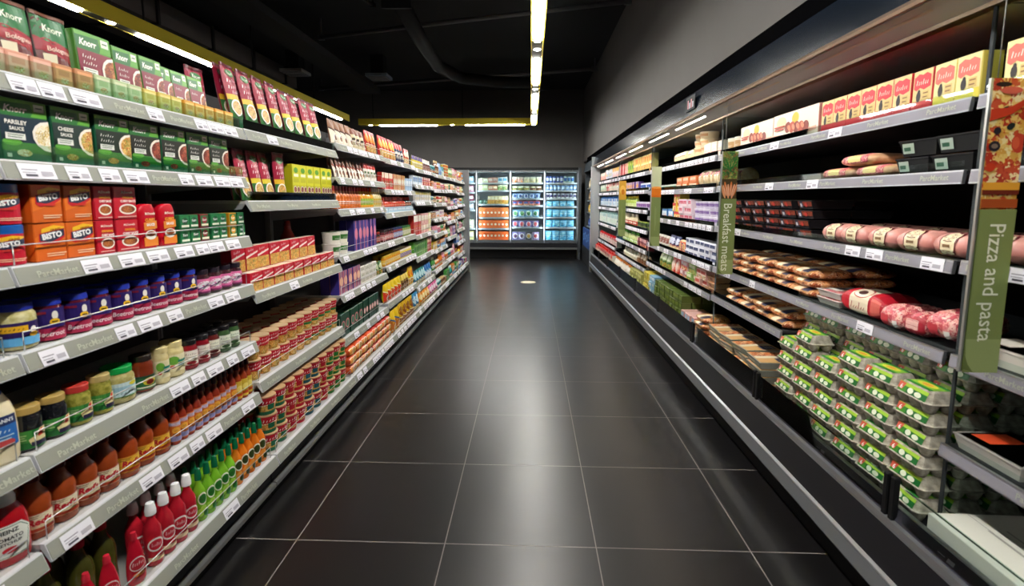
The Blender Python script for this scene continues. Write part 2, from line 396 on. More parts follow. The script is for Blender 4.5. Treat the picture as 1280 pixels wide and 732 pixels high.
def softpack(w, h, d, col, art=None, far=False, name='pack', cat='pack', ribs=0, topart=None):
    """rounded film-wrapped pack lying on the shelf"""
    p = Prod(name, cat, w, h, d, far); n, m_ = (8, 8) if far else (24 if ribs else 14, 12)
    def P(u, v, k):      # u along y, v around the section from the bottom front over the top to the bottom back
        e = min(1, (1-abs(2*u-1)**4)*1.15); a = v*2*pi
        ry = h/2*(.55+.45*e)*(1+(.07*cos(u*ribs*2*pi) if ribs else .03*sin(u*17))); rx = d/2*(.9+.1*e)
        ca, sa = cos(a), sin(a)
        x = rx*math.copysign(abs(ca)**.6, ca); z = ry*math.copysign(abs(sa)**.6, sa)
        L_ = math.hypot(x, z) or 1
        return (-d/2+x+k*x/L_, (u-.5)*w, max(.0005, h/2+z+k*z/L_))
    vs = [P(i/n, j/m_, 0) for j in range(m_) for i in range(n+1)]
    fs = [(j*(n+1)+i, j*(n+1)+i+1, ((j+1) % m_)*(n+1)+i+1, ((j+1) % m_)*(n+1)+i) for j in range(m_) for i in range(n)]
    fs += [tuple(j*(n+1) for j in range(m_)), tuple(j*(n+1)+n for j in range(m_))[::-1]]
    p.root.add(vs, fs, col, True)
    if art:
        a = Art(p.part('printed_wrap'), lambda u, v, k: P(u, -.1+v*.36, k+.0006), w, h*1.4, (n, 10)); art(a)
    return p.done()
def eggbox(w=.152, h=.07, d=.105, far=False):
    p = Prod('egg_carton', 'egg carton', w, h, d, far); b = p.root; pu = 'n:b9b3a4,8f897c,60,.9'
    # bottom tray with cup scallops: three cups along y, two along x
    for i in range(3):
        for j in range(2):
            cy = -w/2+w*(i+.5)/3; cx = -d*(j+.5)/2; r = w/6*.98
            b.smoothlathe([(0, 0), (r*.55, 0), (r*.8, h*.18), (r*.98, h*.4), (r, h*.48)], pu, 10, cx, cy)
    ax = d/2; ay = w/2
    def ring(i, z): return [(-i, -ay+i, z), (-i, ay-i, z), (-d+i, ay-i, z), (-d+i, -ay+i, z)]
    def ringc(i, z, c=.012):
        o = []
        for (x, y), (sx, sy) in zip(((-i, -ay+i), (-i, ay-i), (-d+i, ay-i), (-d+i, -ay+i)), ((1, -1), (1, 1), (-1, 1), (-1, -1))):
            a_, b_ = (x-sx*c, y), (x, y-sy*c)
            o += ([a_, b_] if sx*sy < 0 else [b_, a_])
        return [(x, y, z) for x, y in o]
    R = [ringc(0.004, h*.4), ringc(-.002, h*.46), ringc(-.002, h*.5), ringc(.003, h*.52), ringc(.014, h*.93), ringc(.02, h)]
    vs = [q for r_ in R for q in r_]
    b.add(vs, [(8*k+i, 8*k+(i+1) % 8, 8*k+8+(i+1) % 8, 8*k+8+i) for k in range(5) for i in range(8)]+[tuple(40+i for i in range(8)), tuple(range(8))[::-1]], pu)
    q = p.part('paper_label')
    P = lambda u, v, k: (-.003-.0115*v+k, (u-.5)*(w-.034), h*.5+v*h*.44+k*.3)
    a = Art(q, P, w-.034, h*.46); a.rect(0, -.1, 1, 1, '3f8f2a'); a.rect(0, .66, 1, 1, 'a4cc3c'); a.rect(.3, .05, 1, .6, '17682c')
    a.poly([(0, .3), (.16, .2), (.24, .95), (0, .95)], 'cf5a44'); a.ell(.45, .4, .1, .3, 'e8efd8', 12); a.ell(.72, .35, .12, .26, 'dfe8d0', 12); a.text('6', .12, .5, .5, 'ffffff')
    P2 = lambda u, v, k: (-.02-v*(d-.04), (u-.5)*(w-.05), h+k)
    a = Art(q, P2, w-.05, d-.04); a.rect(0, 0, 1, 1, '8cc63c'); a.rect(0, 0, 1, .22, '2e8a34'); a.rect(0, .8, 1, 1, '2e8a34'); a.ell(.5, .52, .36, .26, 'e2dc4a', 16); a.ell(.5, .52, .2, .15, 'e9a23a', 14)
    return p.done()
def milk(w, h, d, col, c2, c3, cap, far=True, bottle_=False):
    p = Prod('milk_carton', 'carton', w, h, d, far); hb = h*.8
    p.root.box(-d, 0, -w/2, w/2, 0, hb, col)
    vs = [(0, -w/2, hb), (0, w/2, hb), (-d, w/2, hb), (-d, -w/2, hb), (-d/2, -w/2, h*.94), (-d/2, w/2, h*.94)]
    p.root.add(vs, [(0, 1, 5, 4), (2, 3, 4, 5), (1, 2, 5), (3, 0, 4)], c2)
    p.root.box(-d/2-.002, -d/2+.002, -w/2, w/2, h*.93, h, c2)
    a = flat(p.part('printed_front'), w, hb); a.rect(0, .72, 1, 1, c2); a.rect(.0, .0, .07, 1, 'm:9aa0a8'); a.rect(.93, 0, 1, 1, 'm:9aa0a8'); a.ell(.5, .45, .34, .2, c3); a.rect(.1, .08, .9, .2, c2)
    c = p.part('cap'); c.lathe([(.013, hb), (.013, hb+.028), (0, hb+.028)], 'f:'+cap, 10, -d*.25)
    return p.done()

# ================================================================= the room
def tilemat():
    m, nt, b = newmat('dark_stone_tile'); N = nt.nodes.new; L = nt.links.new
    tc = N('ShaderNodeTexCoord'); mp = N('ShaderNodeMapping'); mp.inputs['Location'].default_value = (.933+.6*4, -1.827+.6*9, 0)
    L(tc.outputs['Object'], mp.inputs[0])
    br = N('ShaderNodeTexBrick'); br.offset = 0; br.squash = 1
    for k, v in (('Scale', 1), ('Mortar Size', .0022), ('Mortar Smooth', .1), ('Bias', 0), ('Brick Width', .6), ('Row Height', .6)): br.inputs[k].default_value = v
    br.inputs['Color1'].default_value = lin('131112'); br.inputs['Color2'].default_value = lin('100f10'); br.inputs['Mortar'].default_value = lin('8a8480')
    L(mp.outputs[0], br.inputs[0]); L(br.outputs['Color'], b.inputs['Base Color'])
    nz = N('ShaderNodeTexNoise'); nz.inputs['Scale'].default_value = 5; nz.inputs['Detail'].default_value = 1
    L(tc.outputs['Object'], nz.inputs['Vector'])
    mr = N('ShaderNodeMapRange'); mr.inputs[3].default_value = .285; mr.inputs[4].default_value = .33; L(nz.outputs['Fac'], mr.inputs[0])
    ad = N('ShaderNodeMath'); ad.operation = 'ADD'; ml = N('ShaderNodeMath'); ml.operation = 'MULTIPLY'; ml.inputs[1].default_value = .5
    L(br.outputs['Fac'], ml.inputs[0]); L(ml.outputs[0], ad.inputs[0]); L(mr.outputs[0], ad.inputs[1]); L(ad.outputs[0], b.inputs['Roughness'])
    n2 = N('ShaderNodeTexNoise'); n2.inputs['Scale'].default_value = 260; L(tc.outputs['Object'], n2.inputs['Vector'])
    bp = N('ShaderNodeBump'); bp.inputs['Strength'].default_value = .006; bp.inputs['Distance'].default_value = .002
    L(n2.outputs['Fac'], bp.inputs['Height']); pass
    b.inputs['IOR'].default_value = 1.55
    return m
MATS['tile'] = tilemat()
def wallmat(n, a, c, sc=3):
    m, nt, b = newmat(n); tc = nt.nodes.new('ShaderNodeTexCoord'); z = nt.nodes.new('ShaderNodeTexNoise'); z.inputs['Scale'].default_value = sc
    r = ramp(nt, [a, c], 'LINEAR'); nt.links.new(tc.outputs['Object'], z.inputs['Vector']); nt.links.new(z.outputs['Fac'], r.inputs[0])
    nt.links.new(r.outputs[0], b.inputs['Base Color']); b.inputs['Roughness'].default_value = .85; MATS[n] = m
wallmat('grey_paint', '4e4b48', '55524f'); wallmat('black_paint', '0c0c0d', '121213', 1)
wallmat('dark_paint', '1a1a1b', '202022', 1)
CZ = 4.0; YB = 12.6
def slab(name, x0, x1, y0, y1, z0, z1, key): mb = MB(); mb.box(x0, x1, y0, y1, z0, z1, key); return struct(mb.obj(name))
slab('floor', -7, 2.4, -4, YB+.1, -.1, 0, 'tile')
slab('ceiling', -7, 2.4, -4, YB+.1, CZ, CZ+.1, 'black_paint')
slab('wall_back', -7, 2.4, YB, YB+.1, 0, CZ, 'grey_paint')
slab('wall_left', -7.1, -7, -4, YB, 0, CZ, 'dark_paint')
slab('wall_front', -7, 2.4, -4.1, -4, 0, CZ, 'dark_paint')
# the bulkhead wall above the chillers and the room wall behind them
slab('wall_right', 1.3, 2.3, -4, YB, 2.24, CZ, 'grey_paint')
slab('wall_chiller_recess', 2.3, 2.4, -4, YB, 0, 2.24, 'dark_paint')
def plain(n, c, ro, sp):
    m, nt, b = newmat(n); b.inputs['Base Color'].default_value = lin(c); b.inputs['Roughness'].default_value = ro; b.inputs['Specular IOR Level'].default_value = sp; MATS[n] = m
plain('matt_black', '060607', 1, 0); plain('navy_enamel', '0c131c', .14, .2)
slab('trim_1', 1.235, 1.3, -4, 11.15, 2.13, 2.25, 'matt_black')

# ceiling services: pipes, ducts, cable trays
def pipe(name, pts, r, key, label, cat='pipe', n=10):
    mb = MB(); mb.tube(pts, r, key, n); o = mb.obj(name)
    for q in (pts[0], pts[-1]):
        c = MB(); c.box(q[0]-r*1.6, q[0]+r*1.6, q[1]-.02, q[1]+.02, q[2]-r*1.3, q[2]+r*1.3, key); c.box(q[0]-.01, q[0]+.01, q[1]-.01, q[1]+.01, q[2], CZ, key)
        c.obj('hanger', o)
    return tag(o, label, cat)
pipe('water_pipe', [(-3.1, 7.6, 3.72), (-1, 7.1, 3.76), (1.2, 6.6, 3.8)], .028, 'm:77777a', 'straight grey pipe crossing the ceiling nearer the camera, ends at right wall')
pipe('water_pipe', [(-4.7, 11.4, 3.8), (-1.7, 10.6, 3.8), (1.2, 9.85, 3.8)], .035, 'm:707073', 'straight grey pipe crossing the ceiling deeper in, beyond the other long pipe')
pipe('flexible_duct', [(-1.45, 5.6, 3.52), (-1.5, 7.0, 3.5), (-1.5, 8.3, 3.48), (-1.25, 9.1, 3.48), (-.7, 9.5, 3.5), (.2, 9.65, 3.5)], .1, 'm:1c1c1e', 'dark flexible duct curving under the black ceiling left of centre lamp', 'duct', 14)
pipe('conduit', [(-2.7, 4.6, 3.9), (-2.1, 6.9, 3.9)], .02, 'm:262628', 'thin dark conduit slanting across the ceiling above the left shelving')
mb = MB(); mb.box(-5.6, -4.7, 3.5, 10.2, 3.55, 3.85, 'm:5a5452'); o = mb.obj('air_duct')
for i in range(6):
    c = MB(); c.box(-5.63, -4.67, 4.2+i*1.1, 4.24+i*1.1, 3.53, 3.87, 'm:2a2827'); c.obj('duct_flange', o)
tag(o, 'boxy grey sheet metal air duct hung under the black ceiling at left', 'duct')
mb = MB(); mb.box(-3.5, -3.1, 4.2, 10.5, 3.5, 3.54, 'm:1f1f21'); mb.box(-3.5, -3.47, 4.2, 10.5, 3.54, 3.6, 'm:1f1f21'); mb.box(-3.13, -3.1, 4.2, 10.5, 3.54, 3.6, 'm:1f1f21')
tag(mb.obj('cable_tray'), 'dark metal cable tray running lengthwise beside the air duct', 'cable tray')
def diffuser(x, y, z, w_, col, label):
    mb = MB(); mb.box(x-w_, x+w_, y-w_, y+w_, z, z+.05, col); o = mb.obj('air_diffuser')
    for k in range(4):
        c = MB(); c.box(x-w_*.85, x+w_*.85, y-w_*.75+k*w_*.5-.02, y-w_*.75+k*w_*.5+.02, z-.015, z, 'm:8a8a8a'); c.obj('blade', o)
    c = MB(); c.box(x-w_*.6, x+w_*.6, y-w_*.6, y+w_*.6, z+.05, CZ-.15 if z < 3.6 else CZ, 'm:2a2a2c'); c.obj('duct_neck', o)
    return tag(o, label, 'air vent')
diffuser(-4.3, 9.3, 3.62, .2, 'm:b8b4b0', 'pale square air diffuser above the pouches, left one of two')
diffuser(-2.85, 9.6, 3.6, .2, 'm:8899aa', 'pale square air diffuser nearer the centre lamp, beside the cable tray')

# ---------------------------------------------------------------- suspended yellow lamp rails (a U of three runs)
LZ = 2.9
def rail(name, axis, c0, a0, a1, tubes, spots, label):
    """axis 'y' or 'x'; c0 the fixed coordinate, tubes and spots along the run"""
    o = empty(name, (c0, a0, LZ) if axis == 'y' else (a0, c0, LZ), label, 'ceiling light')
    off = tuple(o.location)
    def bx(mb, u0, u1, v0, v1, z0, z1, key):
        if axis == 'y': mb.box(c0+u0, c0+u1, v0, v1, z0, z1, key)
        else: mb.box(v0, v1, c0+u0, c0+u1, z0, z1, key)
    mb = MB(); Y = 'm:c8b42c'
    bx(mb, -.065, -.055, a0, a1, LZ, LZ+.13, Y); bx(mb, .055, .065, a0, a1, LZ, LZ+.13, Y); bx(mb, -.055, .055, a0, a1, LZ+.12, LZ+.13, Y)
    mb.obj('housing', o, off)
    mb = MB(); bx(mb, -.054, .054, a0+.002, a1-.002, LZ+.03, LZ+.045, 'm:8a8270'); mb.obj('inner_tray', o, off)
    ends = sorted(tubes); gaps = [(a0, ends[0][0])]+[(p[1], q[0]) for p, q in zip(ends, ends[1:])]+[(ends[-1][1], a1)]
    for g0, g1 in gaps:
        g0, g1 = max(g0, a0), min(g1, a1)
        if g1-g0 > .02: mb = MB(); bx(mb, -.053, .053, g0+.003, g1-.003, LZ+.004, LZ+.012, 'm:5a553c'); mb.obj('cover_plate', o, off)
    for t0, t1 in tubes:
        mb = MB(); bx(mb, -.028, .028, t0, t1, LZ-.012, LZ+.03, 'tube'); mb.obj('light_tube', o, off)
    for s_ in spots:
        mb = MB(); mb.lathe([(.026, LZ+.03), (.034, LZ), (.03, LZ-.002), (0, LZ-.002)], 'spot', 12, (c0 if axis == 'y' else s_), (s_ if axis == 'y' else c0)); mb.obj('spot_lamp', o, off)
    for k in range(int((a1-a0-.35)//1.9)+1):
        mb = MB(); q = a0+.3+k*1.9
        if q < a1: bx(mb, -.006, .006, q-.006, q+.006, LZ+.13, CZ, 'm:1a1a1a'); mb.obj('hanger', o, off)
    return o
def seq(y0, n, L_=1.27, P_=1.9): return [(y0+i*P_, min(y0+i*P_+L_, 10.72)) for i in range(n)]
rail('lamp_rail', 'y', .06, -3.0, 10.8, seq(-1.84-.0, 7), [.0+1.9*i-.28+.0 for i in range(0, 6)], 'bright yellow lamp rail hanging above the middle of the aisle')
rail('lamp_rail', 'y', -3.72, -3.0, 10.2, seq(-2.78+.0, 7), [-1.2+1.9*i for i in range(6)], 'yellow lamp rail hanging lengthwise above the left shelving')
rail('lamp_rail', 'x', 10.74, -3.64, -.01, [(-3.2, -1.98), (-1.37, -.13)], [-3.4, -1.66], 'yellow lamp rail hanging crosswise before the back wall')

# ================================================================= left shelving
GX = -1.20      # front edge of the upper shelves
JL = [.09, 1.11, 2.115, 3.13, 4.15, 5.25, 6.25, 7.25, 8.25, 9.2]
LEV = [[1.61, 1.408, 1.158, .948, .692, .44], [1.61, 1.408, 1.158, .948, .692, .455], [1.612, 1.308, .903, .495],
       [1.664, 1.453, 1.25, .949, .693, .40], [1.655, 1.397, 1.195, .949, .739, .423], [1.64, 1.467, 1.287, .923, .681, .356],
       [1.63, 1.44, 1.26, 1.06, .86, .66, .40], [1.63, 1.45, 1.2, .98, .74, .42], [1.62, 1.42, 1.22, 1.02, .8, .58, .36]]
BAYN = ['nearest left bay', 'second left bay', 'third left bay', 'fourth left bay', 'fifth left bay', 'sixth left bay', 'seventh left bay', 'eighth left bay', 'ninth left bay']
ORD = ['top', 'second', 'third', 'fourth', 'fifth', 'sixth', 'seventh', 'eighth', 'ninth', 'tenth', 'eleventh', 'twelfth', 'thirteenth', 'fourteenth', 'fifteenth', 'sixteenth', 'seventeenth', 'eighteenth', 'nineteenth', 'twentieth']
def card_mesh(w_, h_):
    mb = MB(); mb.box(0, .0012, -w_/2, w_/2, 0, h_, 'm:eceaf2')
    a = flat(mb, w_, h_, .0012); a.rect(.06, .55, .5, .62, 'm:9a96a4'); a.rect(.06, .36, .42, .42, 'm:a8a4b0'); a.rect(.12, .14, .44, .28, 'm:55525e'); a.rect(.56, .2, .9, .5, 'm:b8b4c0')
    return mb.mesh('price_card')
CARDW = card_mesh(.09, .0385); CARDN = card_mesh(.068, .0385)
tv, tf, ta = glyphs('ParcMarket', .012)
def railtext(w_=.11):
    mb = MB(); mb.add([(.0012, x*w_, .019+y*w_/ta) for x, y in tv], tf, 'm:b4b6a8'); return mb.mesh('rail_lettering')
RTXT = railtext()
def price_rail(shelf, xb, xt, y0, y1, z0, zt, sgn, dens, off, insert, fenceh=0, dark=False):
    """slanted front rail from (xb,z0) up to (xt,zt); cards and lettering on it. sgn=1 faces +x"""
    ang = math.atan2((xb-xt)*sgn, zt-z0); L_ = zt-z0
    def setp(o, y, lift=0):
        o.parent = shelf; o.location = (xb+sgn*.0015-off[0]+lift*sgn, y-off[1], z0+.0035-off[2]); o.rotation_euler = (0, -ang if sgn > 0 else -ang, 0 if sgn > 0 else pi)
    y = y0+.03; last = False
    while y < y1-.06:
        if rnd.random() < dens:
            wide = rnd.random() < .7; w_ = .088 if wide else .066
            if y+w_ > y1-.005: break
            c = bpy.data.objects.new('price_card', CARDW if wide else CARDN); C.objects.link(c); setp(c, y+w_/2); y += w_+rnd.choice([.006, .02, .035]); last = False
        else:
            if not last and y+.12 < y1 and y < 5:
                c = bpy.data.objects.new('rail_lettering', RTXT); C.objects.link(c); setp(c, y+.07)
            last = not last; y += .14
metal = 'm:d2d4d8'
for b in range(9):
    y0, y1 = JL[b]+.004, JL[b+1]-.004
    off = (GX, (y0+y1)/2, 0)
    bay = empty('shelving_bay', off, 'light grey left shelving bay %s' % ['cut by the photo edge', 'stacked with gravy boxes and sauce bottles', 'holding noodle pots and pouches', 'with purple boxes on its middle shelf', 'with yellow bags at the bottom', 'with green striped packs midway', 'seventh from the near end', 'eighth from the near end', 'last one before the end panel'][b], 'shelving', 'shelving bays of the left aisle side')
    mb = MB(); mb.box(-1.70, -1.685, y0, y1, .02, 1.9, 'm:2b2a2a'); mb.obj('back_panel', bay, off)
    for yy in (y0, y1-.012):
        mb = MB(); mb.box(-1.685, -1.65, yy, yy+.012, 0, 1.86, 'm:8a8c8e'); mb.obj('upright', bay, off)
    mb = MB(); mb.box(-1.685, -1.185, y0, y1, 0, .155, 'm:0f0f10'); mb.obj('base_plinth', bay, off)
    mb = MB(); mb.prism([(-1.185, .042), (-1.166, .042), (-1.16, .05), (-1.16, .066), (-1.185, .072)], y0, y1, 's:a8aaac'); mb.obj('kick_rail', bay, off)
    for k, z in enumerate(LEV[b]+['base']):
        base = z == 'base'
        if base: xb, xt, z0, zt = -1.14, -1.156, .155, .20
        else: xb, xt, z0, zt = GX, GX-.016, z, z+.045
        mb = MB(); mb.box(-1.685, xt-.012, y0, y1, zt-.012, zt, 'm:b9b9b8')
        if not base:
            for yy in (y0, y1-.004): mb.prism([(-1.685, zt-.012), (xt-.012, zt-.012), (xt-.03, zt-.035), (-1.685, zt-.075)], yy, yy+.004, 'm:9c9ea0')
        sh = mb.obj('shelf', bay, off)
        mb = MB(); mb.prism([(xb, z0), (xb-.006, z0-.001), (xt-.016, zt-.004), (xt-.014, zt+.002), (xt, zt+.002)], y0, y1, metal)
        mb.prism([(xb+.001, z0+.003), (xb-.001, z0+.003), (xt, zt-.002), (xt+.002, zt-.002)], y0+.002, y1-.002, 'm:90928a')
        mb.obj('price_rail', sh, off)
        dens = {0: .8, 1: .85, 2: .85, 3: .6, 4: .65, 5: .65, 6: .55}[min(k, 6)] if b < 2 else (.6 if b > 2 else .15)
        price_rail(sh, xb, xt, y0+.005, y1, z0, zt, 1, dens, off, None)
        if b == 2 and k < 2 or b < 2 and k < 2:
            mb = MB(); mb.box(xt-.006, xt-.0035, y0+.01, y1-.01, zt, zt+.042, 'riser'); mb.obj('clear_riser', sh, off)
        else:
            mb = MB(); mb.tube([(xt-.012, y0+.02, zt), (xt-.012, y0+.02, zt+.05), (xt-.012, y1-.02, zt+.05), (xt-.012, y1-.02, zt)], .0017, 's:d8d8d8', 5); mb.obj('wire_fence', sh, off)
mb = MB(); mb.box(-1.75, -1.13, 9.2, 9.225, 0, 1.88, 'm:8c9094'); mb.box(-1.14, -1.125, 9.195, 9.23, 0, 1.88, 's:b4b8bc')
tag(mb.obj('end_panel'), 'tall grey metal end panel closing the far end of the left shelving', 'panel')

# ================================================================= right chillers
JR = [-.455, 1.5, 3.455, 5.41, 7.365, 9.32]
RN = ['the chiller cut by the right edge', 'the egg chiller', 'second whole chiller', 'third whole chiller', 'last whole chiller']
RLEV = [[1.616, 1.41, 1.15, .87, .59], [1.616, 1.41, 1.145, .868, .671], [1.62, 1.405, 1.14, .865, .66], [1.62, 1.42, 1.2, .98, .76, .56], [1.62, 1.42, 1.18, .9, .6]]
FX = 1.25
for b in range(5):
    y0, y1 = JR[b], JR[b+1]; off = (FX, (y0+y1)/2, 0)
    ch = empty('display_chiller', off, ['open dark chiller cut by the right photo edge, beyond the pizza banner', 'open dark chiller stacked with green egg cartons', 'open dark chiller beyond the breakfast meats banner', 'open dark chiller with fruit cartons on top shelf', 'farthest open dark chiller with milk cartons'][b], 'chiller', 'open chillers along the right aisle side')
    mb = MB(); mb.box(1.93, 1.96, y0, y1, .1, 2.2, 'm:131314'); mb.box(1.35, 1.93, y0, y1, 2.0, 2.1, 'm:131314'); mb.obj('cabinet_back', ch, off)
    mb = MB(); mb.box(1.16, 1.93, y0, y1, 0, .11, 'm:08080a'); mb.obj('kick_plate', ch, off)
    mb = MB(); mb.prism([(1.16, .11), (1.112, .115), (1.106, .125), (1.11, .192), (1.118, .2), (1.16, .2)], y0, y1, 'm:75777c'); mb.prism([(1.1095, .188), (1.1085, .194), (1.116, .2025), (1.121, .2)], y0, y1, 's:dfe2e6'); mb.obj('bumper', ch, off)
    mb = MB(); mb.prism([(1.93, .2), (1.118, .2), (1.14, .33), (1.93, .33)], y0, y1, 'n:17171b,1e1e23,300,.45'); mb.obj('lower_front', ch, off)
    mb = MB(); mb.prism([(1.138, .33), (1.133, .345), (1.137, .36), (1.15, .362), (1.15, .33)], y0, y1, 's:b9bcc2'); mb.prism([(1.15, .33), (1.15, .362), (1.168, .40), (1.176, .40), (1.176, .33)], y0, y1, 'm:3d3d48'); mb.prism([(1.165, .398), (1.163, .403), (1.178, .403), (1.178, .398)], y0, y1, 's:c8ccd2')
    rl = mb.obj('front_rail', ch, off)
    mb = MB(); mb.box(1.176, 1.93, y0, y1, .33, .35, 'm:2a2b2e'); dk = mb.obj('base_deck', ch, off)
    half = (y0+y1)/2
    for (a, c) in ((y0, half), (half, y1)):
        mb = MB(); mb.box(1.148, 1.153, a+.03, c-.03, .375, .485, 'glass'); mb.box(1.147, 1.154, a+.03, c-.03, .484, .487, 'riser'); mb.obj('front_glass', ch, off)
    for yy in (y0+.028, half):
        mb = MB(); mb.box(1.141, 1.16, yy-.026, yy-.005, .345, .50, 'm:101012', .003); mb.box(1.141, 1.16, yy+.005, yy+.026, .345, .50, 'm:101012', .003); mb.obj('glass_clamp', ch, off)
    for k in range(7):      # cards in the sloping base rail
        if rnd.random() < .8:
            c = bpy.data.objects.new('price_card', CARDN); C.objects.link(c); c.parent = rl; c.location = (1.153-off[0], y0+.15+k*.27-off[1], .363); c.rotation_euler = (0, -.44, pi)
    # canopy
    mb = MB(); mb.prism([(1.15, 1.95), (1.185, 2.13), (1.3, 2.14), (1.9, 2.14), (1.9, 2.0), (1.3, 1.97), (1.17, 1.955)], y0, y1, 'navy_enamel'); mb.obj('canopy_fascia', ch, off)
    mb = MB(); mb.prism([(1.145, 1.94), (1.142, 1.95), (1.152, 1.965), (1.165, 1.96), (1.17, 1.945)], y0, y1, 's:b39a84'); mb.prism([(1.262, 1.893), (1.262, 1.905), (1.3, 1.91), (1.3, 1.893)], y0, y1, 's:c6b298'); mb.obj('canopy_trim', ch, off)
    mb = MB(); mb.prism([(1.168, 1.942), (1.168, 1.955), (1.3, 1.93), (1.9, 1.96), (1.9, 1.94), (1.3, 1.905), (1.262, 1.905)], y0, y1, 'm:cfd2d6'); mb.obj('canopy_underside', ch, off)
    for yy in (y0+.1, half+.05):
        mb = MB(); mb.prism([(1.19, 1.934), (1.19, 1.94), (1.222, 1.93), (1.222, 1.922)], yy, yy+.8, 'm:8a8580'); mb.prism([(1.196, 1.9305), (1.196, 1.936), (1.216, 1.931), (1.216, 1.9235)], yy+.02, yy+.72, 'canopy_lamp' if b >= 2 else 'm:d8d0c4'); mb.obj('lamp_cover', ch, off)
    # shelves
    for k, z in enumerate(RLEV[b]):
        ya, yb = y0+.012, y1-.012; zt = z+.038
        if b == 1 and k == 4: ya = 2.48
        if b == 0 and k == 4: yb = 1.49
        mb = MB(); mb.box(FX+.012, 1.93, ya, yb, zt-.012, zt, 'm:2e2f32')
        sh = mb.obj('shelf', ch, off)
        mb = MB(); mb.prism([(FX, z), (FX+.01, z), (FX+.014, zt-.012), (FX+.014, zt+.002), (FX+.004, zt+.002)], ya, yb, 's:b8bac0'); mb.prism([(FX-.0005, z+.004), (FX+.002, z+.004), (FX+.005, zt-.003), (FX+.003, zt-.003)], ya+.002, yb-.002, 'm:8e8c96'); mb.obj('price_rail', sh, off)
        price_rail(sh, FX, FX+.004, ya, yb, z-.002, zt, -1, .3 if b < 2 else .8, off, None)
        mb = MB(); mb.box(FX+.012, FX+.0135, ya+.01, yb-.01, zt, zt+.03, 'glass'); mb.obj('clear_riser', sh, off)
    mb = MB(); mb.box(1.28, 1.93, y1-.009, y1-.003, .36, 1.9, 'glass'); mb.box(1.276, 1.282, y1-.011, y1-.001, .38, 1.9, 'm:5a6266' if b else 'm:33383b'); mb.obj('glass_divider', ch, off)
mb = MB(); mb.box(1.125, 1.93, 9.325, 9.36, .0, 2.12, 'm:a8adb0'); mb.box(1.112, 1.128, 9.322, 9.363, 0, 1.95, 's:c8ccd0')
tag(mb.obj('end_panel'), 'pale metal end panel closing the far end of the right chillers', 'panel')

# price sign on the canopy
mb = MB(); mb.box(1.151, 1.155, 3.66, 3.86, 2.0, 2.1, 'm:1c1e22'); o = tag(mb.obj('rail_sign'), 'small dark sign clipped to the blue-black chiller canopy', 'sign')
for k in range(4):
    c = MB(); c.box(1.149, 1.151, 3.69+k*.035, 3.71+k*.035, 2.015, 2.015+.02*(k % 2+2), 'm:b07a80' if k % 2 else 'm:a8a8b0'); c.obj('printed_mark', o)

